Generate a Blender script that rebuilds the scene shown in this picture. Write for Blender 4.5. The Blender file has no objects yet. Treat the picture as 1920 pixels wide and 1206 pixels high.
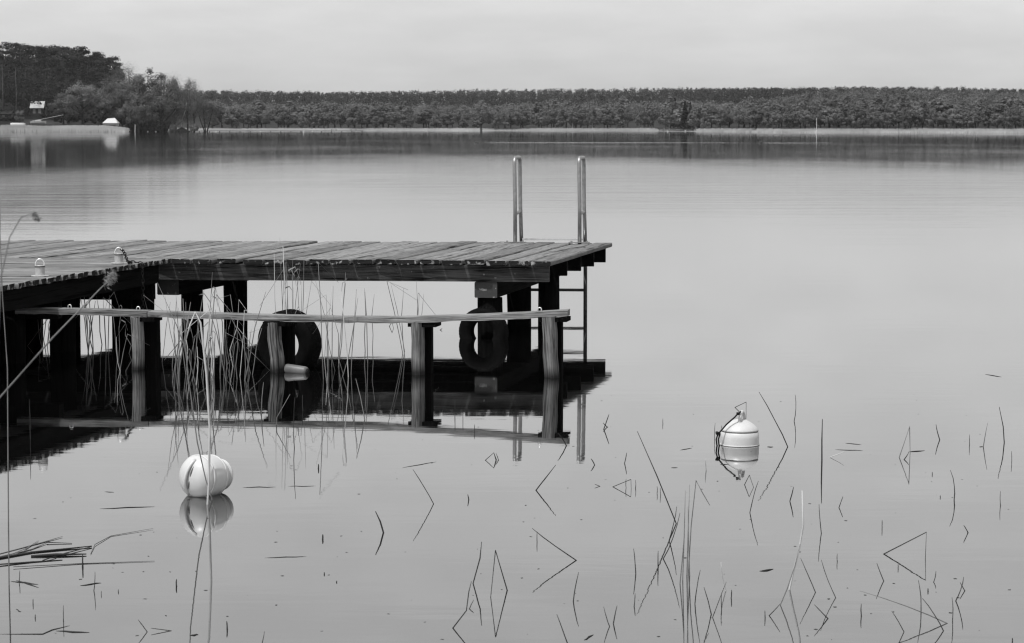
import bpy, math, random
import numpy as np
from mathutils import Vector, Matrix, Euler

# ------------------------------------------------------------------ camera, sky, sun, exposure
S = bpy.context.scene
C = S.collection
FPX, HCAM, HORIZON = 4400.0, 2.0, 237.0          # focal length in photo pixels, eye height, horizon row
PITCH = math.atan((603 - HORIZON) / FPX)
cd = bpy.data.cameras.new('camera'); cam = bpy.data.objects.new('camera', cd); C.objects.link(cam)
cam.location = (0, 0, HCAM); cam.rotation_euler = (math.pi / 2 - PITCH, 0, 0)
cd.sensor_width = 36; cd.lens = FPX / 1920 * 36; cd.clip_start = 0.1; cd.clip_end = 20000
cd.dof.use_dof = True; cd.dof.focus_distance = 20.0; cd.dof.aperture_fstop = 16
S.camera = cam

SUN_EL, SUN_AZ = math.radians(63), math.radians(44)   # azimuth: left of straight behind the camera
W = bpy.data.worlds.new('World'); S.world = W; W.use_nodes = True
wn, wl = W.node_tree.nodes, W.node_tree.links
wn.clear()
sky = wn.new('ShaderNodeTexSky'); sky.sky_type = 'NISHITA'; sky.sun_disc = False
sky.sun_elevation = SUN_EL; sky.sun_rotation = math.pi + SUN_AZ
sky.air_density = 1.0; sky.dust_density = 3.0; sky.ozone_density = 1.0
bw = wn.new('ShaderNodeRGBToBW'); wl.new(sky.outputs[0], bw.inputs[0])
tc = wn.new('ShaderNodeTexCoord'); mp = wn.new('ShaderNodeMapping'); mp.inputs['Scale'].default_value = (7, 7, 30)
wl.new(tc.outputs['Generated'], mp.inputs[0])
nz = wn.new('ShaderNodeTexNoise'); nz.inputs['Scale'].default_value = 2.2; nz.inputs['Detail'].default_value = 6; nz.inputs['Roughness'].default_value = 0.55
wl.new(mp.outputs[0], nz.inputs[0])
mr = wn.new('ShaderNodeMapRange'); mr.inputs[1].default_value = .35; mr.inputs[2].default_value = .7; mr.inputs[3].default_value = .955; mr.inputs[4].default_value = 1.06
wl.new(nz.outputs[0], mr.inputs[0])
# thin even cloud veil that lifts the whole dome towards grey-white, drifting with the noise
veil = wn.new('ShaderNodeMath'); veil.operation = 'ADD'; veil.inputs[1].default_value = 4.9
wl.new(bw.outputs[0], veil.inputs[0])
mm = wn.new('ShaderNodeMath'); mm.operation = 'MULTIPLY'; wl.new(veil.outputs[0], mm.inputs[0]); wl.new(mr.outputs[0], mm.inputs[1])
bg = wn.new('ShaderNodeBackground'); bg.inputs[1].default_value = 0.096; wl.new(mm.outputs[0], bg.inputs[0])
wo = wn.new('ShaderNodeOutputWorld'); wl.new(bg.outputs[0], wo.inputs[0])

sd = bpy.data.lights.new('sun', 'SUN'); sd.energy = 4.0; sd.angle = math.radians(0.6); sd.color = (1, 1, 1)
sun = bpy.data.objects.new('sun', sd); C.objects.link(sun)
to_sun = Vector((-math.sin(SUN_AZ) * math.cos(SUN_EL), -math.cos(SUN_AZ) * math.cos(SUN_EL), math.sin(SUN_EL)))
sun.rotation_euler = to_sun.to_track_quat('Z', 'Y').to_euler(); sun.location = (-8, -10, 25)
S.view_settings.view_transform = 'Standard'; S.view_settings.look = 'None'
S.view_settings.exposure = 0.0; S.view_settings.gamma = 1.0; S.view_settings.use_curve_mapping = False
S.render.engine = 'CYCLES'
S.cycles.max_bounces = 8; S.cycles.glossy_bounces = 4; S.cycles.diffuse_bounces = 2
S.cycles.use_denoising = True; S.cycles.denoising_prefilter = 'ACCURATE'; S.cycles.filter_width = 1.25

random.seed(11)
rng = np.random.default_rng(11)

# ------------------------------------------------------------------ geometry of the view (photo pixel -> place)
FV = Vector((0, math.cos(PITCH), -math.sin(PITCH))); UV = Vector((0, math.sin(PITCH), math.cos(PITCH))); EYE = Vector((0, 0, HCAM))
def ray(x, y): return FV * FPX + Vector((1, 0, 0)) * (x - 960) + UV * (603 - y)
def on_z(x, y, z=0.0):
    r = ray(x, y); return EYE + r * ((z - HCAM) / r.z)
def on_d(x, y, D):
    r = ray(x, y); return EYE + r * (D / r.y)
def pxm(P): return FPX / ((P - EYE).dot(FV))

# ------------------------------------------------------------------ helpers
def tag(o, label=None, cat=None, group=None, kind=None):
    if label: o['label'] = label
    if cat: o['category'] = cat
    if group: o['group'] = group
    if kind: o['kind'] = kind
    return o
def empty(name, loc, label, cat, group=None, rz=0.0):
    o = bpy.data.objects.new(name, None); C.objects.link(o); o.empty_display_size = .1
    o.location = loc; o.rotation_euler = (0, 0, rz)
    return tag(o, label, cat, group)
def mesh(name, v, f, smooth=False):
    m = bpy.data.meshes.new(name); m.from_pydata([tuple(p) for p in v], [], f); m.update()
    if smooth:
        m.polygons.foreach_set('use_smooth', [True] * len(m.polygons))
    return m
def npmesh(name, V, k=4, smooth=False):
    """V: (n*k,3) array of unshared polygon corners"""
    n = len(V) // k
    m = bpy.data.meshes.new(name)
    m.vertices.add(n * k); m.vertices.foreach_set('co', np.asarray(V, np.float32).ravel())
    m.loops.add(n * k); m.loops.foreach_set('vertex_index', np.arange(n * k, dtype=np.int32))
    m.polygons.add(n); m.polygons.foreach_set('loop_start', np.arange(0, n * k, k, dtype=np.int32))
    m.update(calc_edges=True)
    return m
def put(name, me, mat, loc=(0, 0, 0), rot=(0, 0, 0), parent=None):
    """loc is a world place; the root empties are never rotated unless said so"""
    if mat and not me.materials: me.materials.append(mat)
    o = bpy.data.objects.new(name, me); C.objects.link(o)
    if parent is not None:
        o.parent = parent
        base = Vector(parent.location); p = parent.parent
        while p is not None: base += Vector(p.location); p = p.parent
        o.location = Vector(loc) - base
    else: o.location = loc
    o.rotation_euler = rot
    return o
class MB:
    def __init__(s): s.v = []; s.f = []
    def add(s, v, f):
        n = len(s.v); s.v += [Vector(p) for p in v]; s.f += [tuple(i + n for i in q) for q in f]; return s
    def box(s, a, b, M=None):
        x0, y0, z0 = a; x1, y1, z1 = b
        v = [Vector(p) for p in ((x0,y0,z0),(x1,y0,z0),(x1,y1,z0),(x0,y1,z0),(x0,y0,z1),(x1,y0,z1),(x1,y1,z1),(x0,y1,z1))]
        if M: v = [M @ p for p in v]
        return s.add(v, [(3,2,1,0),(4,5,6,7),(0,1,5,4),(1,2,6,5),(2,3,7,6),(3,0,4,7)])
    def tube(s, pts, rad, n=6, cap=True, closed=False):
        pts = [Vector(p) for p in pts]
        if not hasattr(rad, '__len__'): rad = [rad] * len(pts)
        rings = []; up = None; N = len(pts)
        for i, p in enumerate(pts):
            if closed: t = (pts[(i + 1) % N] - pts[i - 1]).normalized()
            else: t = (pts[min(i + 1, N - 1)] - pts[max(i - 1, 0)]).normalized()
            if up is None: up = Vector((0, 0, 1)) if abs(t.z) < .9 else Vector((0, 1, 0))
            a = up.cross(t).normalized(); b = t.cross(a).normalized(); up = b
            rings.append([p + (a * math.cos(q) + b * math.sin(q)) * rad[i] for q in [2 * math.pi * k / n for k in range(n)]])
        v = [q for r in rings for q in r]; f = []
        for i in range(N if closed else N - 1):
            j = (i + 1) % N
            for k in range(n):
                f.append((i*n+k, i*n+(k+1)%n, j*n+(k+1)%n, j*n+k))
        if cap and not closed:
            f.append(tuple(range(n - 1, -1, -1))); f.append(tuple((N - 1) * n + k for k in range(n)))
        return s.add(v, f)
    def lathe(s, prof, n=32, M=None):
        v = []; f = []
        for (z, r) in prof:
            for k in range(n):
                a = 2 * math.pi * k / n; p = Vector((r * math.cos(a), r * math.sin(a), z)); v.append(M @ p if M else p)
        for i in range(len(prof) - 1):
            for k in range(n): f.append((i*n+k, i*n+(k+1)%n, (i+1)*n+(k+1)%n, (i+1)*n+k))
        f.append(tuple(range(n - 1, -1, -1))); f.append(tuple((len(prof) - 1) * n + k for k in range(n)))
        return s.add(v, f)
    def mesh(s, name, smooth=False): return mesh(name, s.v, s.f, smooth)
def timber(name, w, l, h, ch=.006, seg=1, jit=0.0, axis='Y'):
    """chamfered board: local X across, Y along from 0 to l, Z from -h to 0"""
    sec = [(-w/2+ch,-h),(w/2-ch,-h),(w/2,-h+ch),(w/2,-ch),(w/2-ch,0),(-w/2+ch,0),(-w/2,-ch),(-w/2,-h+ch)]
    v = []; f = []; n = 8
    for i in range(seg + 1):
        y = l * i / seg; dx = random.uniform(-jit, jit); dz = random.uniform(-jit, jit) * .5
        for k, (x, z) in enumerate(sec):
            e = random.uniform(-jit, jit) * 1.5 if i in (0, seg) else 0
            v.append((x + dx, y + e, z + dz))
    for i in range(seg):
        for k in range(n): f.append((i*n+k, i*n+(k+1)%n, (i+1)*n+(k+1)%n, (i+1)*n+k))
    f.append(tuple(range(n - 1, -1, -1))); f.append(tuple(seg * n + k for k in range(n)))
    if axis == 'Z': v = [(x, z, y) for x, y, z in v]; f = [tuple(reversed(q)) for q in f]
    return mesh(name, v, f)

# ------------------------------------------------------------------ materials (the photograph is black and white: all greys)
def nodes(name):
    m = bpy.data.materials.new(name); m.use_nodes = True; t = m.node_tree
    return m, t.nodes, t.links, t.nodes['Principled BSDF']
def g(x): return (x, x, x, 1)
def simple(name, c, rough=.6, metal=0.0, var=.25, scale=8.0, bump=0.0, spec=.4):
    m, n, l, b = nodes(name)
    tcn = n.new('ShaderNodeTexCoord'); no = n.new('ShaderNodeTexNoise'); no.inputs['Scale'].default_value = scale; no.inputs['Detail'].default_value = 6
    l.new(tcn.outputs['Object'], no.inputs[0])
    r = n.new('ShaderNodeMapRange'); r.inputs[1].default_value = .3; r.inputs[2].default_value = .7; r.inputs[3].default_value = c * (1 - var); r.inputs[4].default_value = c * (1 + var * .6)
    l.new(no.outputs[0], r.inputs[0]); l.new(r.outputs[0], b.inputs['Base Color'])
    b.inputs['Roughness'].default_value = rough; b.inputs['Metallic'].default_value = metal; b.inputs['Specular IOR Level'].default_value = spec
    if bump:
        bp = n.new('ShaderNodeBump'); bp.inputs['Strength'].default_value = 1; bp.inputs['Distance'].default_value = bump
        l.new(no.outputs[0], bp.inputs['Height']); l.new(bp.outputs[0], b.inputs['Normal'])
    return m
def wood(name, lo, hi, along='Y', lichen=0.0, ends=None, rnd=.35, fine=60., rough=.85, bump=.004, spec=.15, wet=None):
    m, n, l, b = nodes(name)
    tcn = n.new('ShaderNodeTexCoord'); oi = n.new('ShaderNodeObjectInfo')
    off = n.new('ShaderNodeVectorMath'); off.operation = 'SCALE'; off.inputs[0].default_value = (37, 53, 29); l.new(oi.outputs['Random'], off.inputs['Scale'])
    ad = n.new('ShaderNodeVectorMath'); ad.operation = 'ADD'; l.new(tcn.outputs['Object'], ad.inputs[0]); l.new(off.outputs[0], ad.inputs[1])
    mpn = n.new('ShaderNodeMapping'); sc = [fine] * 3; sc['XYZ'.index(along)] = fine * .05; mpn.inputs['Scale'].default_value = sc
    l.new(ad.outputs[0], mpn.inputs[0])
    no = n.new('ShaderNodeTexNoise'); no.inputs['Scale'].default_value = 1.0; no.inputs['Detail'].default_value = 5; no.inputs['Roughness'].default_value = .62; no.inputs['Distortion'].default_value = .6
    l.new(mpn.outputs[0], no.inputs[0])
    bl = n.new('ShaderNodeTexNoise'); bl.inputs['Scale'].default_value = 3.5; bl.inputs['Detail'].default_value = 4; l.new(ad.outputs[0], bl.inputs[0])
    a1 = n.new('ShaderNodeMath'); a1.operation = 'MULTIPLY_ADD'; a1.inputs[1].default_value = .45; l.new(bl.outputs[0], a1.inputs[0]); l.new(no.outputs[0], a1.inputs[2])
    r = n.new('ShaderNodeMapRange'); r.inputs[1].default_value = .48; r.inputs[2].default_value = .92; r.inputs[3].default_value = lo; r.inputs[4].default_value = hi
    l.new(a1.outputs[0], r.inputs[0])
    rv = n.new('ShaderNodeMath'); rv.operation = 'MULTIPLY_ADD'; rv.inputs[1].default_value = rnd; rv.inputs[2].default_value = 1 - rnd / 2; l.new(oi.outputs['Random'], rv.inputs[0])
    mu = n.new('ShaderNodeMath'); mu.operation = 'MULTIPLY'; l.new(r.outputs[0], mu.inputs[0]); l.new(rv.outputs[0], mu.inputs[1])
    cm = n.new('ShaderNodeMapping'); sc2 = [34.] * 3; sc2['XYZ'.index(along)] = 1.1; cm.inputs['Scale'].default_value = sc2; l.new(ad.outputs[0], cm.inputs[0])
    cn = n.new('ShaderNodeTexNoise'); cn.inputs['Scale'].default_value = 1.0; cn.inputs['Detail'].default_value = 3; cn.inputs['Distortion'].default_value = .8; l.new(cm.outputs[0], cn.inputs[0])
    cr = n.new('ShaderNodeMapRange'); cr.inputs[1].default_value = .355; cr.inputs[2].default_value = .42; cr.inputs[3].default_value = .18; cr.inputs[4].default_value = 1.0; l.new(cn.outputs[0], cr.inputs[0])
    m3 = n.new('ShaderNodeMath'); m3.operation = 'MULTIPLY'; l.new(mu.outputs[0], m3.inputs[0]); l.new(cr.outputs[0], m3.inputs[1])
    col = m3.outputs[0]
    if ends is not None:      # weathered dark end grain with pale lichen spots; on the cap, painted sunlight
        sp = n.new('ShaderNodeSeparateXYZ'); l.new(tcn.outputs['Normal'], sp.inputs[0])
        ab = n.new('ShaderNodeMath'); ab.operation = 'ABSOLUTE'; l.new(sp.outputs['XYZ'.index(along)], ab.inputs[0])
        gt = n.new('ShaderNodeMath'); gt.operation = 'GREATER_THAN'; gt.inputs[1].default_value = .6; l.new(ab.outputs[0], gt.inputs[0])
        mx = n.new('ShaderNodeMix'); mx.data_type = 'FLOAT'; l.new(gt.outputs[0], mx.inputs[0]); l.new(col, mx.inputs[2]); mx.inputs[3].default_value = ends
        col = mx.outputs[0]
    if lichen:
        vo = n.new('ShaderNodeTexNoise'); vo.inputs['Scale'].default_value = 19; vo.inputs['Detail'].default_value = 3
        l.new(ad.outputs[0], vo.inputs[0])
        th = n.new('ShaderNodeMapRange'); th.inputs[1].default_value = 1 - lichen; th.inputs[2].default_value = 1.08 - lichen; l.new(vo.outputs[0], th.inputs[0])
        fac = th.outputs[0]
        if ends is not None:
            m2 = n.new('ShaderNodeMath'); m2.operation = 'MULTIPLY'; l.new(fac, m2.inputs[0]); l.new(gt.outputs[0], m2.inputs[1]); fac = m2.outputs[0]
        mx2 = n.new('ShaderNodeMix'); mx2.data_type = 'FLOAT'; l.new(fac, mx2.inputs[0]); l.new(col, mx2.inputs[2]); mx2.inputs[3].default_value = .22
        col = mx2.outputs[0]
    if wet is not None:      # soaked and overgrown band round the water line
        sz = n.new('ShaderNodeSeparateXYZ'); l.new(tcn.outputs['Object'], sz.inputs[0]); wz = n.new('ShaderNodeMath'); wz.operation = 'MULTIPLY_ADD'; wz.inputs[1].default_value = -.16; l.new(bl.outputs[0], wz.inputs[0]); l.new(sz.outputs[2], wz.inputs[2])
        wr_ = n.new('ShaderNodeMapRange'); wr_.inputs[1].default_value = wet - .07; wr_.inputs[2].default_value = wet + .02; wr_.inputs[3].default_value = .12; wr_.inputs[4].default_value = 1; l.new(wz.outputs[0], wr_.inputs[0])
        wm_ = n.new('ShaderNodeMath'); wm_.operation = 'MULTIPLY'; l.new(col, wm_.inputs[0]); l.new(wr_.outputs[0], wm_.inputs[1]); col = wm_.outputs[0]
    l.new(col, b.inputs['Base Color']); b.inputs['Roughness'].default_value = rough; b.inputs['Specular IOR Level'].default_value = spec
    bp = n.new('ShaderNodeBump'); bp.inputs['Distance'].default_value = bump; l.new(no.outputs[0], bp.inputs['Height']); l.new(bp.outputs[0], b.inputs['Normal'])
    return m
def leafy(name, c, var=.5, scale=.35, thin=.25):
    m, n, l, b = nodes(name)
    tcn = n.new('ShaderNodeTexCoord'); oi = n.new('ShaderNodeObjectInfo')
    no = n.new('ShaderNodeTexNoise'); no.inputs['Scale'].default_value = scale; no.inputs['Detail'].default_value = 3; l.new(tcn.outputs['Object'], no.inputs[0])
    r = n.new('ShaderNodeMapRange'); r.inputs[1].default_value = .3; r.inputs[2].default_value = .7; r.inputs[3].default_value = c * (1 - var * .6); r.inputs[4].default_value = c * (1 + var * .6); l.new(no.outputs[0], r.inputs[0])
    rv = n.new('ShaderNodeMath'); rv.operation = 'MULTIPLY_ADD'; rv.inputs[1].default_value = var; rv.inputs[2].default_value = 1 - var / 2; l.new(oi.outputs['Random'], rv.inputs[0])
    mu = n.new('ShaderNodeMath'); mu.operation = 'MULTIPLY'; l.new(r.outputs[0], mu.inputs[0]); l.new(rv.outputs[0], mu.inputs[1])
    d = n.new('ShaderNodeBsdfDiffuse'); t = n.new('ShaderNodeBsdfTranslucent'); ms = n.new('ShaderNodeMixShader'); ms.inputs[0].default_value = thin
    l.new(mu.outputs[0], d.inputs[0]); l.new(mu.outputs[0], t.inputs[0]); l.new(d.outputs[0], ms.inputs[1]); l.new(t.outputs[0], ms.inputs[2])
    out = [x for x in n if x.type == 'OUTPUT_MATERIAL'][0]; l.new(ms.outputs[0], out.inputs[0]); n.remove(b)
    return m
M = {}
M['deck'] = wood('weathered_deck_wood', .07, .21, 'Y', lichen=.42, ends=.010, rnd=.55, fine=85.)
M['beam'] = wood('shade_dark_beam_wood', .003, .008, 'Y', rnd=.2, spec=.02)  # near-black: the shade under the deck is put into the colour
M['front_beam'] = wood('stained_front_beam', .003, .08, 'X', lichen=.31, spec=.05)
M['pile'] = wood('shade_dark_pile_wood', .002, .006, 'Z', rnd=.2, rough=.9, spec=.02)  # shade below the deck painted into the wood as near-black
M['cap'] = wood('cap_wood_lit_end_shade_sides', .003, .010, 'Y', lichen=.38, ends=.05, spec=.03)  # sides painted as shaded, end face painted paler as if sunlit
M['rail'] = wood('bleached_rail_wood', .04, .24, 'X', fine=75., bump=.008)
M['post'] = wood('split_post_wood', .006, .26, 'Z', fine=60., bump=.012, wet=.9)
M['steel'] = simple('galvanised_tube', .30, .42, .75, .2, 30)
M['steel_bright'] = simple('bare_steel', .75, .3, .8, .1, 30)
M['steel_dark'] = simple('dull_submerged_steel', .05, .6, .3, .3, 20)
M['zinc'] = simple('zinc_bollard', .42, .5, .35, .2, 40)
M['rubber'] = simple('old_rubber', .004, .85, 0, .4, 30, .002, .05)
M['buoy'] = simple('white_buoy_plastic', .46, .38, 0, .07, 9, 0, .45)
M['seam_and_slot_shade'] = simple('dark_seam_and_slot_shade', .09, .6, 0, .2, 30)  # real dark seam; also colours the painted slot shade beside the buoy handle
M['rope'] = simple('wet_dark_rope', .018, .9, 0, .4, 200, .002, .1)
M['float'] = simple('grey_float_plastic', .11, .5, 0, .3, 12)
M['reed'] = simple('dry_reed', .14, .7, 0, .45, 6, 0, .2)
M['reed_pale'] = simple('bleached_reed', .42, .7, 0, .25, 6, 0, .2)
M['reed_dark'] = simple('soaked_reed', .035, .8, 0, .5, 6, 0, .1)
M['plume'] = simple('reed_plume', .24, .95, 0, .4, 30, 0, .05)
M['pine'] = leafy('pine_needles', .026, .7, .5)
M['leaf'] = leafy('spring_leaves', .125, .5, .45)
M['leaf_mid'] = leafy('mixed_leaves', .12, .5, .4)
M['far_leaf'] = leafy('far_spring_leaves_hazed', .14, .4, .06, .4)  # lighter than the near leaves: haze lift put into the colour
M['far_pine'] = leafy('far_pine_needles_hazed', .07, .4, .06, .4)  # paler copy of the near needles, distance haze mixed into the tone
M['twig'] = leafy('bare_twigs', .12, .3, .4)
M['bark'] = simple('dark_bark', .03, .95, 0, .4, 3, 0, .1)
M['bark_pale'] = simple('birch_bark', .36, .9, 0, .4, 1.2, 0, .1)
M['pine_bark'] = simple('pine_bark', .085, .95, 0, .4, 2, 0, .1)
M['belt'] = leafy('reed_belt_straw', .48, .3, .05)
M['ground'] = simple('shore_ground_tree_shade', .028, .95, 0, .5, .05, 0, .05)  # dark because shade beneath the shore trees is painted in
M['white'] = simple('white_paint', .40, .5, 0, .1, 3)
M['dark'] = simple('dark_timber_wall', .022, .9, 0, .4, 3, 0, .1)
M['roof'] = simple('pale_sheet_roof', .32, .5, 0, .15, 1.5)
M['dark_roof'] = simple('tarred_roof', .016, .9, 0, .3, 2, 0, .1)
M['feather'] = simple('dark_feathers', .05, .8, 0, .4, 20)

# water: dark, mirror-like; breeze ripples grow away from the sheltered bay
def water_mat():
    m, n, l, b = nodes('lake_water')
    b.inputs['Base Color'].default_value = g(.002); b.inputs['IOR'].default_value = 1.6; b.inputs['Roughness'].default_value = .02
    ge = n.new('ShaderNodeNewGeometry'); sp = n.new('ShaderNodeSeparateXYZ'); l.new(ge.outputs['Position'], sp.inputs[0])
    # open-water factor
    ow = n.new('ShaderNodeMapRange'); ow.interpolation_type = 'SMOOTHSTEP'; ow.inputs[1].default_value = 30; ow.inputs[2].default_value = 62; l.new(sp.outputs[1], ow.inputs[0])
    dn = n.new('ShaderNodeMapRange'); dn.interpolation_type = 'SMOOTHSTEP'; dn.inputs[1].default_value = 75; dn.inputs[2].default_value = 175; dn.inputs[3].default_value = 1; dn.inputs[4].default_value = .12; l.new(sp.outputs[1], dn.inputs[0])
    owb = n.new('ShaderNodeMath'); owb.operation = 'MULTIPLY'; l.new(ow.outputs[0], owb.inputs[0]); l.new(dn.outputs[0], owb.inputs[1])
    pm = n.new('ShaderNodeMapping'); pm.inputs['Scale'].default_value = (.035, .012, 1); l.new(ge.outputs['Position'], pm.inputs[0])
    pn = n.new('ShaderNodeTexNoise'); pn.inputs['Scale'].default_value = 1; pn.inputs['Detail'].default_value = 4; l.new(pm.outputs[0], pn.inputs[0])
    pr = n.new('ShaderNodeMapRange'); pr.inputs[1].default_value = .4; pr.inputs[2].default_value = .65; l.new(pn.outputs[0], pr.inputs[0])
    # small ripples
    m1 = n.new('ShaderNodeMapping'); m1.inputs['Scale'].default_value = (.9, 3.2, 1); l.new(ge.outputs['Position'], m1.inputs[0])
    n1 = n.new('ShaderNodeTexNoise'); n1.inputs['Scale'].default_value = 1.6; n1.inputs['Detail'].default_value = 3; l.new(m1.outputs[0], n1.inputs[0])
    amp = n.new('ShaderNodeMath'); amp.operation = 'MULTIPLY_ADD'; amp.inputs[1].default_value = 1.6; amp.inputs[2].default_value = .2
    am = n.new('ShaderNodeMath'); am.operation = 'MULTIPLY'; o2 = n.new('ShaderNodeMath'); o2.operation = 'MULTIPLY_ADD'; o2.inputs[1].default_value = .72; o2.inputs[2].default_value = .28; l.new(owb.outputs[0], o2.inputs[0]); l.new(o2.outputs[0], am.inputs[0]); l.new(pr.outputs[0], am.inputs[1]); l.new(am.outputs[0], amp.inputs[0])
    h = n.new('ShaderNodeMath'); h.operation = 'MULTIPLY'; l.new(n1.outputs[0], h.inputs[0]); l.new(amp.outputs[0], h.inputs[1])
    m2_ = n.new('ShaderNodeMapping'); m2_.inputs['Scale'].default_value = (.10, .55, 1); l.new(ge.outputs['Position'], m2_.inputs[0])
    n2_ = n.new('ShaderNodeTexNoise'); n2_.inputs['Scale'].default_value = 1; n2_.inputs['Detail'].default_value = 4; n2_.inputs['Roughness'].default_value = .6; l.new(m2_.outputs[0], n2_.inputs[0])
    h2 = n.new('ShaderNodeMath'); h2.operation = 'MULTIPLY'; l.new(n2_.outputs[0], h2.inputs[0]); l.new(am.outputs[0], h2.inputs[1])
    h3 = n.new('ShaderNodeMath'); h3.operation = 'MULTIPLY_ADD'; h3.inputs[1].default_value = 14; l.new(h2.outputs[0], h3.inputs[0]); l.new(h.outputs[0], h3.inputs[2]); h = h3
    bp = n.new('ShaderNodeBump'); bp.inputs['Strength'].default_value = 1; bp.inputs['Distance'].default_value = .0022
    l.new(h.outputs[0], bp.inputs['Height']); l.new(bp.outputs[0], b.inputs['Normal'])
    ro = n.new('ShaderNodeMapRange'); ro.inputs[3].default_value = .022; ro.inputs[4].default_value = .13
    rs = n.new('ShaderNodeMath'); rs.operation = 'MULTIPLY_ADD'; rs.inputs[1].default_value = .6; l.new(pr.outputs[0], rs.inputs[0]); rs.inputs[2].default_value = .4
    rm = n.new('ShaderNodeMath'); rm.operation = 'MULTIPLY'; l.new(rs.outputs[0], rm.inputs[0]); l.new(owb.outputs[0], rm.inputs[1])
    l.new(rm.outputs[0], ro.inputs[0]); l.new(ro.outputs[0], b.inputs['Roughness'])
    gl = n.new('ShaderNodeBsdfGlossy'); gl.inputs[0].default_value = g(.93); l.new(ro.outputs[0], gl.inputs['Roughness']); l.new(bp.outputs[0], gl.inputs['Normal'])
    ms = n.new('ShaderNodeMixShader'); ms.inputs[0].default_value = .26; l.new(b.outputs[0], ms.inputs[1]); l.new(gl.outputs[0], ms.inputs[2])
    out = [x for x in n if x.type == 'OUTPUT_MATERIAL'][0]; l.new(ms.outputs[0], out.inputs[0])
    return m
M['water'] = water_mat()

# ------------------------------------------------------------------ water and land
wm = mesh('lake', [(-4000, -40, 0), (4000, -40, 0), (4000, 6000, 0), (-4000, 6000, 0)], [(0, 1, 2, 3)])
tag(put('lake_water', wm, M['water']), kind='structure')

def interp(x, xs, ys): return float(np.interp(x, xs, ys))
def shore_row(px): return interp(px, [-2000, 0, 235, 262, 300, 700, 1200, 1320, 1460, 1920, 3500], [250, 248.3, 248, 246.6, 245.6, 245.4, 245.6, 247, 248.8, 249.2, 251])
def shore_d(px): return on_z(960, shore_row(px)).y
def land_h(px, D):
    t = D - shore_d(px)
    if t < 0: return -1.0
    bank = .7 * min(1, t / 6)
    mid = interp(t, [0, 120, 380, 720, 1400], [0, 1.0, 4, 13.5, 14])
    left = interp(t, [0, 40, 90, 200, 420, 1400], [0, 1.0, 3.5, 9.5, 17, 19])
    right = interp(t, [0, 60, 380, 800, 1400], [0, 1.2, 7, 13, 14])
    wl_ = interp(px, [200, 330], [1, 0]); wr = interp(px, [1300, 1480], [0, 1])
    return bank + wl_ * left + wr * right + (1 - wl_ - wr) * mid
def land(px, D):
    x = (px - 960) / FPX * D
    return Vector((x, D, land_h(px, D)))
v = []; f = []
cols = list(range(-1800, 3601, 40)); ts = [-4, 0, 2, 6, 20, 45, 80, 130, 200, 280, 380, 500, 620, 760, 1000, 1600, 3000]
for px in cols:
    d0 = shore_d(px)
    for t in ts:
        D = d0 + t; p = land(px, D); v.append((p.x, p.y, p.z))
n = len(ts)
for i in range(len(cols) - 1):
    for k in range(n - 1): f.append((i*n+k, (i+1)*n+k, (i+1)*n+k+1, i*n+k+1))
tag(put('shore_terrain', mesh('shore_terrain', v, f, True), M['ground']), kind='structure')

# ------------------------------------------------------------------ the jetty
ZD = .74
A = on_z(1035, 489, ZD); B = on_z(1149, 454.5, ZD); Cc = on_z(320, 485.5, ZD)
e1 = (A - Cc); e1.z = 0; e1.normalize(); e2 = (B - A); DW = e2.length; e2.normalize()
R1 = math.atan2(e1.y, e1.x); R2 = math.atan2(e2.y, e2.x) - math.pi / 2      # rotations putting local X on e1 / local Y on e2
def J(u, vv, z=0.0): p = A + e1 * u + e2 * vv; p.z = z; return p
def u_at(px, vv, z=.2):
    lo, hi = -14., 4.
    for _ in range(40):
        mid = (lo + hi) / 2; P = J(mid, vv, z); d = P - EYE; x = 960 + FPX * d.x / d.dot(FV)
        if x < px: lo = mid
        else: hi = mid
    return (lo + hi) / 2
jet = empty('jetty', J(-2, 1, 0), 'weathered grey timber jetty on dark piles standing in the calm lake', 'jetty')
TH = .045
pv = [timber('deck_plank', .191, DW, TH, .009, 3, .006) for _ in range(6)]
pitch = .212
gap_i = int((0 - u_at(540, DW * .5, ZD)) / pitch)
UL = -11.0
i = 0; u = 0.0
while u > UL:
    wgap = 0; rot = random.uniform(-.0022, .0022)
    if i == gap_i: rot = -.012; u -= .035
    o = put('deck_plank', random.choice(pv), M['deck'], J(u - .1, random.uniform(-.02, .02), ZD + random.uniform(-.006, .005)), (random.uniform(-.0015, .0015), random.uniform(-.02, .02), R2 + rot), jet)
    u -= pitch; i += 1
    if i == gap_i + 1: u -= .02
# walkway leading back to the shore
UW = u_at(322, 0, ZD)
WW = 3.2
wv = [timber('deck_plank', .15, WW, TH, .007, 2, .006) for _ in range(5)]
vv = -.085; k = 0
while vv > -9.5:
    put('deck_plank', random.choice(wv), M['deck'], J(UW - WW + random.uniform(-.006, .006), vv, ZD + .006 + random.uniform(-.004, .004)), (0, random.uniform(-.008, .008), R1 - math.pi / 2 + random.uniform(-.004, .004) ), jet)
    vv -= .158
# stringers along the arm
SL = 10.6; SH = .155
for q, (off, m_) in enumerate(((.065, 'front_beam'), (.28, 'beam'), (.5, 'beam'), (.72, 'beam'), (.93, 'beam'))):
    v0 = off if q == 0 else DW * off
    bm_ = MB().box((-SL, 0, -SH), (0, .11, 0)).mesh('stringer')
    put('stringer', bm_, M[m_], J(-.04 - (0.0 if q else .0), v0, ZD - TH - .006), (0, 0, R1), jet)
# side beams and middle beam of the walkway
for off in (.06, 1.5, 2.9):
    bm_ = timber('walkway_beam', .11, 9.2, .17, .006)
    put('walkway_beam', bm_, M['beam'], J(UW - off - .05, -9.4, ZD - TH - .004), (0, 0, R2), jet)
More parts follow.
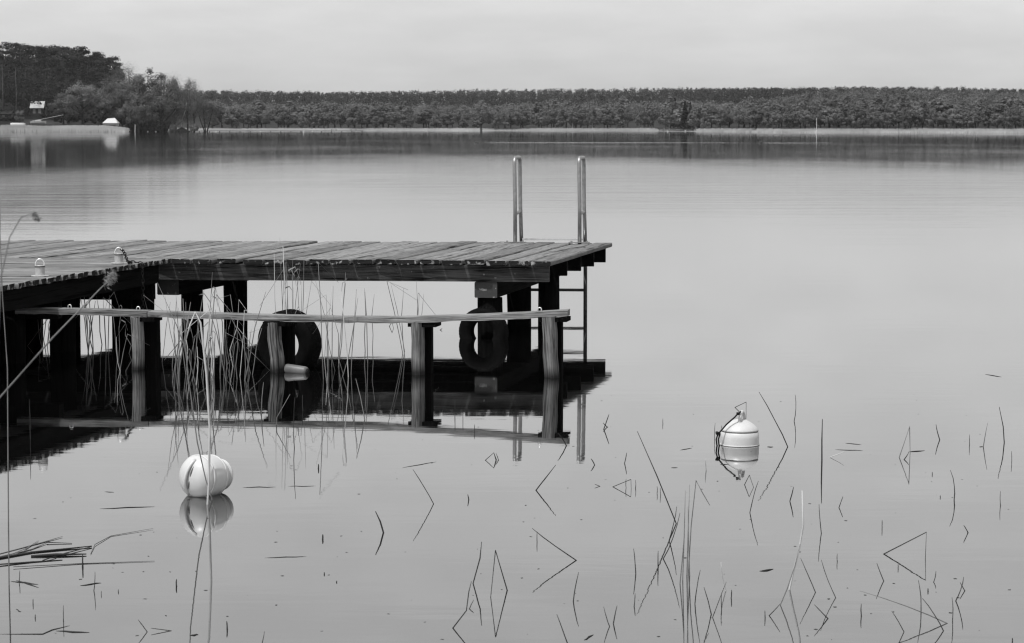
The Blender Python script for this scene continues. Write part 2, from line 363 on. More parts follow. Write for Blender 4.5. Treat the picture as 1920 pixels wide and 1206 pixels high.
# cap beams resting on the piles (along the depth of the arm)
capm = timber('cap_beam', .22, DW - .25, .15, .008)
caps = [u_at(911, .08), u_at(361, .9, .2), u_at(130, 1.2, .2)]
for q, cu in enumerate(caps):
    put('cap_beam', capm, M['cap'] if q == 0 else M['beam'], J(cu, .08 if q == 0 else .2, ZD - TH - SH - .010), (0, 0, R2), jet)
def pile_mesh(r, h, n=12, name='pile'):
    mb = MB(); pts = [(random.uniform(-.004, .004), random.uniform(-.004, .004), -1.2 + (h + 1.2) * t / 4) for t in range(5)]
    mb.tube(pts, [r * random.uniform(.96, 1.04) for _ in pts], n); return mb.mesh(name, True)
ztop = ZD - TH - SH - .012
def pile(px, vv, r, ht=ztop, mat='pile', round_=True):
    me = pile_mesh(r, ht) if round_ else timber('pile', 2 * r, ht + 1.2, 2 * r, .02, 3, .006, 'Z')
    loc = J(u_at(px, vv), vv, 0)
    if not round_: loc = loc + Vector((0, r, -1.2))
    return put('pile', me, M[mat], loc, (0, 0, R2 if round_ else R2), jet)
pile(919, .22, .125, ztop - .155)
pile(973, 1.75, .125); pile(1029, 1.05, .108); pile(361, 1.0, .11); pile(442, 1.75, .125)
pile(362, 3.3, .10); pile(918, 3.4, .10)
pile(128, .9, .12); pile(60, 2.2, .11); pile(236, .45, .14); pile(268, -.15, .11); pile(-60, 1.2, .12)
for (px, v_) in ((118, -1.6), (22, -2.6), (-40, -1.4), (-150, -3.2), (-90, -4.6)):
    pile(px, v_, .115)
for v_ in (-.12, -2.4, -4.6):
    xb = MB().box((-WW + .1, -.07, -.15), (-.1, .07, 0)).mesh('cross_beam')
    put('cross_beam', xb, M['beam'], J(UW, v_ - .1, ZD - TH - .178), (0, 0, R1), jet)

# ------------------------------------------------------------------ bathing ladder
lr = .021
L0 = on_z(968, 455.5, ZD); 
def lad(u, w_, z): p = L0 + e1 * u + e2 * w_; p.z = z; return p
ladder = empty('bathing_ladder', lad(0, 0, ZD), 'galvanised bathing ladder with two tall handrails at the end of the jetty', 'ladder')
LW, LD, LT = .70, .30, ZD + .92
for s in (0, 1):
    u0 = s * LW
    mb = MB(); pts = [lad(u0 - .012, 0, ZD - .02), lad(u0 - .012, 0, ZD + .4), lad(u0 - .02, 0, LT - .06)]
    for t in range(1, 6):
        a = math.pi / 2 * t / 5; pts.append(lad(u0 - .02, .06 * (1 - math.cos(a)), LT - .06 + .06 * math.sin(a)))
    for t in range(0, 6):
        a = math.pi / 2 * t / 5; pts.append(lad(u0 - .02, LD - .06 + .06 * math.sin(a), LT - .06 + .06 * math.cos(a)))
    pts += [lad(u0 - .015, LD, ZD + .4), lad(u0, LD, ZD - .1)]
    org = lad(0, 0, ZD)
    mb.tube([p - org for p in pts], lr, 12)
    hr_ = put('handrail', mb.mesh('handrail', True), M['steel'], org, (0, 0, 0), ladder)
    mb = MB().tube([lad(u0 - .015, 0, ZD + .31) - org, lad(u0 - .015, LD, ZD + .335) - org], lr * .85, 10)
    put('brace', mb.mesh('brace', True), M['steel'], org, (0, 0, 0), hr_)
    mb = MB().tube([lad(u0, LD, ZD - .1) - org, lad(u0, LD, -.9) - org], lr, 10)
    put('stile', mb.mesh('stile', True), M['steel_dark'], org, (0, 0, 0), ladder)
    mb = MB().box((-.12, -.05, 0), (.11, .05, .008))
    for bx_ in (-.09, .08): mb.tube([(bx_, 0, .006), (bx_, 0, .02)], .011, 6)
    put('foot_plate', mb.mesh('foot_plate'), M['steel'], lad(u0 - .01, 0, ZD + .004), (0, 0, R1), ladder)
org = lad(0, 0, ZD)
mb = MB().box((.02, -.03, -.012), (LW - .02, .03, .010)); put('top_step', mb.mesh('top_step'), M['steel_bright'], lad(0, LD - .06, ZD + .03), (0, 0, R1), ladder)
for z in (ZD - .26, ZD - .53, ZD - .80, ZD - 1.07):
    mb = MB().tube([lad(0, LD, z) - org, lad(LW, LD, z) - org], .016, 8)
    put('rung', mb.mesh('rung', True), M['steel_dark'], org, (0, 0, 0), ladder)

# ------------------------------------------------------------------ mooring bollards on the walkway
def bollard(px, py, label):
    P = on_z(px, py, ZD + .008); s = pxm(P)
    o = empty('mooring_bollard', P, label, 'bollard', 'mooring bollards on the walkway')
    put('base_flange', MB().lathe([(0, .075), (.006, .075), (.008, .06)], 20).mesh('base_flange'), M['zinc'], P, (0, 0, 0), o)
    bpo = put('post', MB().lathe([(.006, .040), (.085, .040), (.09, .037)], 20).mesh('post', False), M['zinc'], P, (0, 0, 0), o)
    put('collar', MB().lathe([(.078, .044), (.088, .044)], 20).mesh('collar'), M['seam_and_slot_shade'], P, (0, 0, 0), bpo)
    pts = [(.036 * math.cos(a), 0, .09 + .055 * math.sin(a)) for a in [math.pi * t / 10 for t in range(11)]]
    put('ring', MB().tube([(.036, 0, .07)] + pts + [(-.036, 0, .07)], .006, 8).mesh('ring', True), M['steel_bright'], P, (0, 0, .1), bpo)
    return P
bollard(75, 518, 'zinc bollard with ring handle nearest the left edge of the walkway')
PB = bollard(223, 494, 'zinc bollard with ring handle and dark chain beside the walkway corner')
# chain links from the ring of the second bollard over the deck edge
ch = empty('mooring_chain', PB + Vector((.05, 0, .1)), 'dark chain looped through the bollard ring, hanging over the walkway edge', 'chain')
cp = [PB + Vector((.03, -.01, .125)), PB + Vector((.06, -.05, .10)), PB + Vector((.09, -.12, .05)), PB + Vector((.12, -.2, .02))]
edge = J(UW + .03, -.9, ZD + .01); cp += [PB.lerp(edge, .6) + Vector((0, 0, .012)), edge, edge + Vector((.015, -.01, -.12)), edge + Vector((.015, -.01, -.3)), edge + Vector((.012, -.01, -.46))]
def along(pts, step):
    out = []; acc = 0
    for a, b in zip(pts[:-1], pts[1:]):
        L = (b - a).length; d = acc
        while d < L: out.append((a.lerp(b, d / L), (b - a).normalized())); d += step
        acc = d - L
    return out
lk = MB().tube([(.013 * math.cos(a) , .022 * math.sin(a), 0) for a in [2 * math.pi * t / 10 for t in range(10)]], .0042, 5, closed=True).mesh('link', True)
for q, (P, d) in enumerate(along(cp, .034)):
    r_ = d.to_track_quat('Y', 'Z').to_euler() ; o = put('link', lk, M['rope'], P, (0, 0, 0), ch)
    o.rotation_euler = (d.to_track_quat('Y', 'Z').to_matrix() @ Matrix.Rotation((q % 2) * math.pi / 2, 3, 'Y')).to_euler()

# ------------------------------------------------------------------ mooring rail in front of the jetty
ZR = .53
rail_pts = [(28, 578), (140, 580), (275, 584), (400, 588.5), (520, 592), (640, 594.5), (740, 595.5), (800, 594), (880, 591.5), (960, 588), (1030, 584.5), (1064, 582)]
W1, W2 = on_z(265, 692), on_z(1035, 708)
def rail_P(x, y):            # the rail stands on the line of its posts
    r = ray(x, y); n_ = Vector((-(W2 - W1).y, (W2 - W1).x, 0)); t = (W1 - EYE).dot(n_) / r.dot(n_); return EYE + r * t
rr = empty('mooring_rail', on_z(520, 697), 'long sagging pale timber rail on short split posts in front of the jetty', 'rail')
RR = math.atan2((W2 - W1).y, (W2 - W1).x)
def rail_board(pts, name, w=.12, h=.046):
    xs_ = np.linspace(pts[0][0], pts[-1][0], max(6, int((pts[-1][0] - pts[0][0]) / 16))); P = [rail_P(x, np.interp(x, [p[0] for p in pts], [p[1] for p in pts])) for x in xs_]; org = P[0]; d = (W2 - W1).normalized(); nrm = Vector((-d.y, d.x, 0)); v = []; f = []
    for p in P:
        p = p - org
        j1, j2, j3 = random.uniform(-.003, .003), random.uniform(-.005, .005), random.uniform(-.003, .003)
        for a, b in ((j3, j1), (w, .004), (w, -h), (j3, -h + j2)): v.append(p + nrm * a + Vector((0, 0, b)))
    for i in range(len(P) - 1):
        for k in range(4): f.append((i*4+k, i*4+(k+1)%4, (i+1)*4+(k+1)%4, (i+1)*4+k))
    f.append((0, 1, 2, 3)); m_ = (len(P) - 1) * 4; f.append((m_+3, m_+2, m_+1, m_))
    v = [Matrix.Rotation(-RR, 3, 'Z') @ q for q in v]
    me = mesh(name, v, [tuple(reversed(q)) for q in f]); return put('rail_board', me, M['rail'], org, (0, 0, RR), rr)
rail_board([p for p in rail_pts[:3]] , 'rail_board')
rail_board([(276.5, 584.5)] + rail_pts[3:], 'rail_board')
for (px, yw, lean, w_, bo) in ((262, 693, .0, .08, .10), (524, 698, -.10, .10, .07), (787, 702.5, .01, .09, .06), (1039, 708.5, -.085, .105, .03)):
    Pw = on_z(px, yw); hh = rail_P(px, np.interp(px, [p[0] for p in rail_pts], [p[1] for p in rail_pts])).z - .047
    me = timber('post', w_, hh + .9, .09, .014, 9, .007, 'Z')
    o = put('post', me, M['post'], Pw + Vector((-lean * .63 + .015, .05, -.9)), (0, 0, RR + .25), rr); o.rotation_euler = (Matrix.Rotation(lean * .7, 3, 'Y') @ Matrix.Rotation(RR - .55, 3, 'Z')).to_euler()
    me = timber('back_post', .10, hh + .86, .10, .01, 2, .004, 'Z')
    put('back_post', me, M['pile'], Pw + Vector((bo, .20, -.9)), (0, 0, RR), rr)
    me = MB().box((-.11, -.01, -.035), (.12, .2, -.001)).mesh('cross_piece')
    put('cross_piece', me, M['pile'], Pw + Vector((lean * .35 + .01, .0, hh - .001)), (0, 0, RR), rr)
for px in (128, 257, 1012):
    P = rail_P(px, np.interp(px, [p[0] for p in rail_pts], [p[1] for p in rail_pts])) + Vector((0, .06, 0))
    pts = [(-.014, 0, -.02)] + [(.014 * -math.cos(a), 0, .018 + .014 * math.sin(a)) for a in [math.pi * t / 8 for t in range(9)]] + [(.014, 0, -.02)]
    put('eye_bolt', MB().tube(pts, .0045, 8).mesh('eye_bolt', True), M['steel_bright'], P, (0, 0, RR), rr)

# ------------------------------------------------------------------ tyres used as fenders
def tyre(name, P, R, w, rot, label):
    o = empty(name, P, label, 'tyre', 'old tyre fenders')
    ri = R * .50; prof = []
    # closed cross-section (radius, offset along axle)
    sec = [(R*.965, -w*.42), (R, -w*.3), (R, w*.3), (R*.965, w*.42), (R*.86, w*.5), (R*.70, w*.47), (ri, w*.36), (ri*1.01, w*.28), (R*.80, w*.36), (R*.90, w*.2), (R*.90, -w*.2), (R*.80, -w*.36), (ri*1.01, -w*.28), (ri, -w*.36), (R*.70, -w*.47), (R*.86, -w*.5)]
    n = 48; k = len(sec); v = []; f = []
    for i in range(n):
        a = 2 * math.pi * i / n
        for (r, s) in sec: v.append((r * math.cos(a), s, r * math.sin(a)))
    for i in range(n):
        for j in range(k): f.append((i*k+j, i*k+(j+1)%k, ((i+1)%n)*k+(j+1)%k, ((i+1)%n)*k+j))
    ca_ = put('carcass', mesh('carcass', v, f, True), M['rubber'], P, rot, o)
    tr = MB()
    for i in range(n):
        for s in (-.2, 0, .2):
            a = 2 * math.pi * (i + (s * 2)) / n; Mx = Matrix.Rotation(-a, 4, 'Y') @ Matrix.Translation((R, s * w, 0))
            tr.box((-.01, -w * .08, -R * .045), (.003, w * .08, R * .045), Mx)
    tt_ = put('tread', tr.mesh('tread'), M['rubber'], P, (0, 0, 0), ca_); tt_.location = (0, 0, 0)
    return o
Pt = on_z(540, 690); Pt = Pt + Vector((0, .16, 0)); Pt.z = .195
tyre('tyre', Pt, .275, .20, (.06, 0, -.5), 'big black tyre leaning half sunk behind a rail post, left of the float')
Pt = J(u_at(907, .0), .0, 0) + Vector((0, -.06, 0)); Pt.z = .065
tyre('tyre', Pt, .232, .15, (.05, 0, -.34), 'small black tyre hanging on the pale front pile at the jetty end')
# float lying at the foot of the rail post
Pf = on_z(557, 699); fl = empty('float', Pf, 'grey bottle shaped float drifting at the foot of a rail post', 'float')
Mx = Matrix.Rotation(math.radians(-20), 4, 'Z') @ Matrix.Rotation(math.radians(96), 4, 'Y')
put('body', MB().lathe([(-.105, .02), (-.10, .035), (-.085, .040), (.07, .040), (.088, .034)], 16, Mx).mesh('body', True), M['float'], Pf + Vector((0, 0, .022)), (0, 0, 0), fl)
put('neck', MB().lathe([(.085, .026), (.10, .026), (.102, .02)], 12, Mx).mesh('neck'), M['rope'], Pf + Vector((0, 0, .022)), (0, 0, 0), fl)

# ------------------------------------------------------------------ buoys
Pb = on_z(1387, 834)
by = empty('mooring_buoy', Pb, 'upright white mooring buoy with top eye and dark knotted rope', 'buoy')
k_ = 72 / pxm(Pb) / 2
put('body', MB().lathe([(-.16, .04), (-.14, .09), (-.08, k_*.97), (-.02, k_), (.05, k_), (.083, k_*.97), (.086, k_*.93)], 48).mesh('body', True), M['buoy'], Pb, (0, 0, 0), by)
put('seam', MB().lathe([(.085, k_*.955), (.090, k_*.955)], 48).mesh('seam', True), M['seam_and_slot_shade'], Pb, (0, 0, 0), by)
dm_ = put('dome', MB().lathe([(.089, k_*.93), (.092, k_*.97), (.100, k_*.955), (.122, k_*.80), (.142, k_*.58), (.156, k_*.36), (.162, k_*.16), (.163, .001)], 48).mesh('dome', True), M['buoy'], Pb, (0, 0, 0), by)
put('moulding_ring', MB().tube([(k_ * math.cos(a), k_ * math.sin(a), .004) for a in [2 * math.pi * t / 40 for t in range(40)]], .004, 6, closed=True).mesh('moulding_ring', True), M['buoy'], Pb, (0, 0, 0), by)
eye_pts = [(.0, -.055, .12)] + [(0, -.05 * math.cos(a) , .165 + .045 * math.sin(a)) for a in [math.pi * t / 10 for t in range(11)]] + [(0, .055, .12)]
put('lifting_eye', MB().tube(eye_pts, .011, 8).mesh('lifting_eye', True), M['buoy'], Pb + Vector((.012, -.0, -.002)), (0, 0, math.radians(-20)), dm_)
ro = empty('mooring_rope', Pb + Vector((-k_, 0, 0)), 'dark knotted rope tied from the upright buoy eye down into the water', 'rope')
s_ = pxm(Pb)
def bp_(px, py, dy=0.0): return on_d(px, py, Pb.y + dy)
rp = [bp_(1389, 772, -.04), bp_(1383, 776, -.06), bp_(1378, 782, -.07), bp_(1362, 796, -.08), bp_(1350, 810, -.08), bp_(1346, 814, -.07)]
put('upper_rope', MB().tube([p - Pb for p in rp], .0052, 7).mesh('upper_rope', True), M['rope'], Pb, (0, 0, 0), ro)
for dx in (0, 4):
    rp = [bp_(1346 + dx, 814, -.07), bp_(1343 + dx, 824, -.07), bp_(1344 + dx, 834, -.06), bp_(1347 + dx, 844, -.03)]
    put('lower_rope', MB().tube([p - Pb for p in rp], .0048, 6).mesh('lower_rope', True), M['rope'], Pb, (0, 0, 0), ro)
for (px, py, r) in ((1346, 813, .011), (1384, 776, .008)):
    v, f = [], []
    mb = MB(); mb.tube([(r * math.cos(a) * (1 + .3 * math.sin(3 * a)), .5 * r * math.sin(3 * a), r * .6 * math.sin(a)) for a in [2 * math.pi * t / 14 for t in range(14)]], r * .55, 6, closed=True)
    put('knot', mb.mesh('knot', True), M['rope'], bp_(px, py, -.07), (0, .4, 0), ro)

Pc = on_z(372, 930); s_ = pxm(Pc)
b2 = empty('mooring_buoy', Pc, 'white barrel buoy lying on its side with moulded handle in front of the reeds', 'buoy')
r0 = .118
ax = Vector((.545, .84, -.05)).normalized(); Mx = ax.to_track_quat('Z', 'Y').to_matrix().to_4x4()
cen = Vector((-.0, 0, .103))
def bpart(name, prof, mat='buoy'): put(name, MB().lathe(prof, 48, Mx).mesh(name, True), M[mat], Pc + cen, (0, 0, 0), b2)
dome = [(-r0 * .68 * math.cos(a), max(r0 * math.sin(a), .001)) for a in [math.pi / 2 * t / 10 for t in range(11)]]
bpart('front_dome', dome)
bpart('body', [(.001, r0 * .985), (.03, r0 * 1.0), (.07, r0 * .99), (.105, r0 * .955), (.125, r0*.91), (.15, r0*.80), (.17, r0*.70)])
bpart('rear_dome', [(.165, r0 * .68), (.18, r0 * .71), (.195, r0 * .71), (.218, r0 * .55), (.23, r0 * .3), (.235, .001)])
for (z, r, t) in ((0, r0 * 1.0, .006), (.11, r0 * .95, .0045), (.185, r0 * .71, .004)):
    pts = [Mx @ Vector((r * math.cos(a), r * math.sin(a), z)) for a in [2 * math.pi * q / 48 for q in range(48)]]
    put('moulding_ring', MB().tube(pts, t, 6, closed=True).mesh('moulding_ring', True), M['buoy'], Pc + cen, (0, 0, 0), b2)
hp = []
for t in range(13):
    a = math.radians(-62 + 124 * t / 12); rad = r0 * (1.0 + .10 * math.cos(a * 1.45)); d = Vector((-.60 * math.cos(a) + .24 * math.sin(a), -.70 * math.cos(a), math.sin(a) ))
    d.normalize(); loc = Mx.inverted().to_3x3() @ d; hp.append(d * (1 / math.sqrt((loc.x**2 + loc.y**2) / r0**2 + loc.z**2 / (r0 * .68)**2) + .017 * math.cos(a * 1.4) - .003))
put('handle', MB().tube(hp, .0095, 8).mesh('handle', True), M['buoy'], Pc + cen + ax * .0, (0, 0, 0), b2)
sl = MB()
for (a0, a1) in ((-40, -8), (8, 42)):
    pts = []
    for t in range(6):
        a = math.radians(a0 + (a1 - a0) * t / 5); d = Vector((-.44 * math.cos(a) + .26 * math.sin(a), -.86 * math.cos(a), math.sin(a))).normalized(); 
        loc = Mx.inverted().to_3x3() @ d; sc_ = 1 / math.sqrt((loc.x**2 + loc.y**2) / r0**2 + loc.z**2 / (r0 * .68)**2); pts.append(d * sc_)
    sl.tube(pts, [.001, .0035, .0045, .0045, .0035, .001], 6)
put('handle_slot_shade', sl.mesh('handle_slot_shade', True), M['seam_and_slot_shade'], Pc + cen, (0, 0, 0), b2)  # dark strips laid on the dome, painting the shade of the handle slots

# ------------------------------------------------------------------ single reed stalks standing and lying in the shallow water
def stalk(W0, ups, w=2.4, mat='reed_dark', label=None, group=None, lean=None, foot=True, float_=False, name='reed_stalk', taper=.45):
    P0 = on_z(*W0); s = pxm(P0); r = w / s / 2 * .8
    if float_:
        pts = [on_z(x, y, .0008) for (x, y) in [W0] + ups]; mb = MB(); n_ = len(pts)
        d = [p - P0 for p in pts]
        d = [d[0]] + [d[0].lerp(d[1], q) + Vector((0, random.uniform(-.01, .01), 0)) for q in (.25, .5, .75)] + d[1:] if n_ == 2 else d
        mb.tube(d, [r * .85 * (.12 + .9 * math.sin(math.pi * i / (len(d) - 1))) for i in range(len(d))], 6)
        o = put(name, mb.mesh(name, True), M[mat], P0)
    else:
        ln = random.uniform(-.06, .06) if lean is None else lean
        pts = []; N = len(ups); tot = max(1e-3, abs(ups[-1][1] - W0[1]))
        for q, (x, y) in enumerate(ups):
            t = abs(y - W0[1]) / tot; pts.append(on_d(x, y, P0.y + ln * t))
        d = [Vector((0, 0, 0))] + [p - P0 for p in pts]
        if len(d) == 2:       # a slight bow and a few uneven joints instead of a ruled line
            e_ = d[1]; bow = random.gauss(0, .022) * e_.length; nn_ = Vector((e_.z, 0, -e_.x)).normalized() if e_.length > 1e-4 else Vector((1, 0, 0))
            d = [d[0]] + [e_ * t + nn_ * (bow * 4 * t * (1 - t) + random.gauss(0, .003) * e_.length) for t in (.22, .47, .74)] + [e_]
        if foot:
            dr = (d[1] - d[0]).normalized(); dr = Vector((dr.x * .5, dr.y * .5, max(.5, dr.z))).normalized(); d = [-dr * .25] + d
        rr_ = [r] * len(d)
        rr_ = [r * (1.12 - .5 * i / len(d)) * random.uniform(.85, 1.12) for i in range(len(d))]; rr_[-1] = r * taper
        o = put(name, (lambda mb: mb.mesh(name, True))(MB().tube(d, rr_, 6)), M[mat], P0)
    tag(o, label or 'short dark broken reed stalk poking out of the calm water', 'reed', group or 'broken reed stalks in the shallows')
    return o
def bent(W0, apex, W1_, w=2.2, mat='reed_dark', label=None, group='folded reed stalks touching the water at both ends'):
    P0 = on_z(*W0); P1 = on_z(*W1_); s = pxm(P0); r = w / s / 2 * .8; Pa = on_d(apex[0], apex[1], (P0.y + P1.y) / 2)
    o = put('reed_stalk', MB().tube([Vector((0, 0, -.1)), Vector((0, 0, 0)), Pa - P0, P1 - P0, P1 - P0 + Vector((0, 0, -.1))], [r, r, r * .8, r * .6, r * .5], 6).mesh('reed_stalk', True), M[mat], P0)
    tag(o, label or 'small folded reed stalk making a triangle with its reflection', 'reed', group)
GL = 'leaning dark reed stalk making an angle with its reflection'
GLg = 'leaning reed stalks in the shallows'
for W0, tip in (((813, 945), (774, 880)), ((879, 937), (877, 927)), ((880, 1142), (888, 1125)), ((1075, 1128), (1085, 1073)), ((1143, 1175), (1132, 1138)), ((1150, 1170), (1157, 1136)),
        ((1192, 1076), (1188, 1029)), ((1189, 1138), (1191, 1113)), ((1115, 872), (1108, 860)), ((1171, 869), (1175, 849)), ((1254.5, 1014), (1269, 950)), ((1243.5, 1048), (1275, 962)), ((1303, 1133), (1313, 1069)),
        ((1333.6, 1152), (1320, 1101)), ((1336, 1158), (1362, 1091)), ((1406, 961.5), (1422, 902)), ((1762, 825), (1755, 796)), ((1789, 938), (1782, 882)), ((1815, 999), (1807, 985)),
        ((1481, 940), (1488, 913)), ((1540, 1000), (1535.7, 945.5)), ((1529, 1111), (1501, 1046)), ((1567, 1121), (1540, 1050)), ((1552.5, 1160), (1527, 1134)), ((1442, 1154.5), (1463, 1132)), ((1573, 952), (1580.6, 931)),
        ((1657, 1089.5), (1644, 1056)), ((1750.5, 1092), (1755, 1071)), ((1809, 1108), (1800, 1092)), ((1792, 1127), (1807, 1082)), ((1727, 1147), (1722, 1088)), ((1769, 1183), (1729.5, 1122)), ((1695, 1185), (1672, 1146)),
        ((276, 1185), (259, 1162)), ((321, 1183), (283, 1178)), ((1139, 801), (1131, 793)), ((1132, 805), (1142, 777)), ((930, 863), (926, 849)), ((935, 863), (930, 850)), ((1695, 862), (1704, 848)), ((1125, 912), (1115, 908)), ((490, 1212), (496, 1184)), ((1066, 1212), (1044, 1152)), ((1062, 836), (1046, 812))):
    stalk(W0, [tip], random.uniform(1.9, 2.7), label=GL + ' ' + ('at the left, below the walkway' if W0[0] < 450 else 'before the rail' if W0[0] < 760 else 'below the jetty end' if W0[0] < 1100 else 'left of the upright buoy' if W0[0] < 1345 else 'right of the upright buoy' if W0[0] < 1640 else 'near the right edge'), group=GLg)
SV = 'short upright dark reed stub standing in the calm water'; SVg = 'upright reed stubs in the shallows'
for W0, tip, w_ in (((597, 879), (597, 870), 3), ((605, 1011), (605, 1002), 4), ((608, 1077), (608, 1073), 3), ((631, 1092), (631, 1089), 3), ((1174, 915), (1174, 898), 1.6), ((1191.5, 916), (1191.5, 900), 1.6), ((1232, 925), (1232, 912), 1.6), ((1238.7, 929), (1238, 915), 1.6),
        ((1234, 1066), (1234, 1033), 2.6), ((1353, 1142), (1353, 1111), 2), ((1371, 1122), (1371.6, 1106), 2.6), ((1434.6, 1159), (1434, 1145), 2.4), ((1489, 790), (1491, 740), 1.6), ((1818, 834), (1818, 815), 1.5), ((1897, 866), (1896.5, 846), 1.6), ((1876, 948), (1876, 921), 1.8),
        ((1654, 990), (1654, 975), 1.8), ((1570, 1053), (1570, 1038), 1.8), ((1684, 1066), (1684, 1058), 2), ((1740, 1109), (1740, 1103), 3), ((1615, 1155), (1615, 1132), 2.6), ((1786, 1165), (1785, 1120), 2.2), ((1898, 1206), (1898, 1196), 3), ((155, 1062), (155, 1040), 4), ((331, 1099), (331, 1086), 3.4), ((426, 1180), (425, 1165), 3.6),
        ((62, 1133), (62, 1123), 2), ((66, 1159), (66, 1152), 2.4), ((36, 1092), (37, 1070), 2), ((119, 1165), (119, 1135), 2), ((57, 823), (55, 748), 2), ((176, 1108), (178, 1072), 2), ((552, 840), (553, 745), 1.8), ((853, 780), (853, 750), 1.8), ((868, 790), (868, 772), 1.6), ((890, 810), (890, 796), 1.6), ((1243, 795), (1243, 785), 1.4), ((1353, 805), (1353, 798), 1.4),
        ((222, 1110), (222, 1105), 2), ((1007, 1016), (1007, 997), 1.8), ((1748, 890), (1748, 885), 2), ((1763, 933), (1763, 929), 2), ((1340, 823), (1341, 793), 1.4), ((190, 1115), (190, 1108), 1.6), ((825, 619), (829, 616), 1.8), ((568, 770), (567, 741), 1.8)):
    stalk(W0, [tip], w_, label=SV + ' ' + ('at the left, below the walkway' if W0[0] < 450 else 'before the rail' if W0[0] < 760 else 'below the jetty end' if W0[0] < 1100 else 'left of the upright buoy' if W0[0] < 1345 else 'right of the upright buoy' if W0[0] < 1640 else 'near the right edge'), group=SVg, lean=0)
stalk((719, 999), [(713, 978), (704, 959)], 4.2, label='thick dark broken reed leaning left in open water below the rail', group='thick broken reed stalks')
stalk((887, 1094), [(900, 1047), (903, 1016)], 3, label='kinked dark reed beside the tall folded stalk in the foreground')
stalk((849, 1178), [(874.5, 1145), (879, 1110), (884, 1090)], 2.8, label='reed stalk with two kinks leaning right at the bottom of the picture')
stalk((1005, 919.5), [(1042, 872)], 2.8, label='leaning reed below the reflected rail end, tip to the right', lean=0)
stalk((1080.5, 1051), [(998, 991)], 3, label='long leaning reed pointing left with a wide arrow shaped reflection', lean=0)
stalk((1268, 982), [(1232, 893), (1195, 809)], 2.8, label='longest straight leaning reed in open water left of the upright buoy', lean=0)
stalk((1477, 838), [(1423, 735)], 2.4, label='long leaning reed just right of the upright buoy', lean=0)
stalk((1541, 865), [(1541, 825), (1542, 786)], 3.4, label='thick straight upright dark reed right of the upright buoy', lean=0)
stalk((1883, 830), [(1881, 800), (1873.5, 763)], 2.8, label='curved dark reed near the right edge of the picture', lean=0)
stalk((1776, 1169), [(1612, 1108)], 2.6, mat='reed', label='very long low leaning reed at the bottom right corner', lean=0)
stalk((1555, 858), [(1583, 847)], 2.2, 'reed_pale', label='short pale reed tip leaning right beside floating stems')
stalk((1843.6, 838), [(1848, 812), (1852, 793)], 2.2, 'reed', label='thin pale reed leaning right near the curved dark reed')
stalk((1361, 1108), [(1352, 1054)], 2.6, 'reed_pale', label='short bright bleached reed leaf leaning left in the foreground')
stalk((1324, 882), [(1323, 860)], 2.4, 'reed_pale', label='short bright upright stub left of the upright buoy')
stalk((1480, 1106), [(1488, 1070), (1498, 1032), (1506, 985), (1504, 920)], 5, 'reed_pale', label='tall broad bleached reed curving upward in the right foreground', lean=0)
stalk((1463, 1135), [(1476, 1104), (1490, 1062), (1500, 1020)], 2.6, 'reed', label='thin reed bent against the tall bleached reed', lean=0)
for W0, up in (((1280, 1088), [(1283, 1000), (1285, 920)]), ((1288, 1078), [(1290, 1000), (1293, 909)]), ((1291, 1068), [(1296, 985), (1305, 901), (1316, 922), (1331, 948)]), ((1293, 1080), [(1291, 1010), (1290, 950)]), ((1275, 1095), [(1281, 1030), (1284, 985)])):
    stalk(W0, up, 2.6, 'reed', label='tall upright reed in the tight cluster in the right foreground', group='tall reeds of the foreground cluster', lean=0)
stalk((490, 776), [(491, 748), (494, 717)], 2.6, 'reed', label='bent reed standing in front of the sunken tyre reflection', group='reeds before the rail')
stalk((518, 797), [(519, 783), (544, 739)], 2.4, 'reed', label='kinked reed whose tip leans right before the rail post reflection', group='reeds before the rail')
stalk((684, 787), [(676, 745), (667, 710)], 2.4, 'reed', label='leaning reed alone right of the sunken tyre', group='reeds before the rail')
bent((951, 1107), (929, 1032), (920, 1120), 3, label='tall narrow folded reed making a diamond with its reflection')
bent((1657, 1039), (1737, 998), (1735, 1048), 3, label='large folded reed making a wide triangle at the right', group=None)
bent((1686, 858), (1705.6, 800), (1706.5, 849), 2.2, 'reed', label='pale folded reed making a narrow triangle right of the buoy', group=None)
bent((1149, 913), (1183, 899), (1183.5, 918), 2)
bent((1396, 909), (1405, 891), (1413, 914), 2)
bent((910, 863), (926, 849), (932, 864), 2)
bent((1378, 764), (1399, 754), (1399, 775), 1.8, label='folded reed making a small triangle behind the upright buoy eye', group=None)
bent((730, 612), (735, 604), (738, 616), 1.4)
FLO = 'dark reed stem floating flat on the water'; FLg = 'floating reed stems'
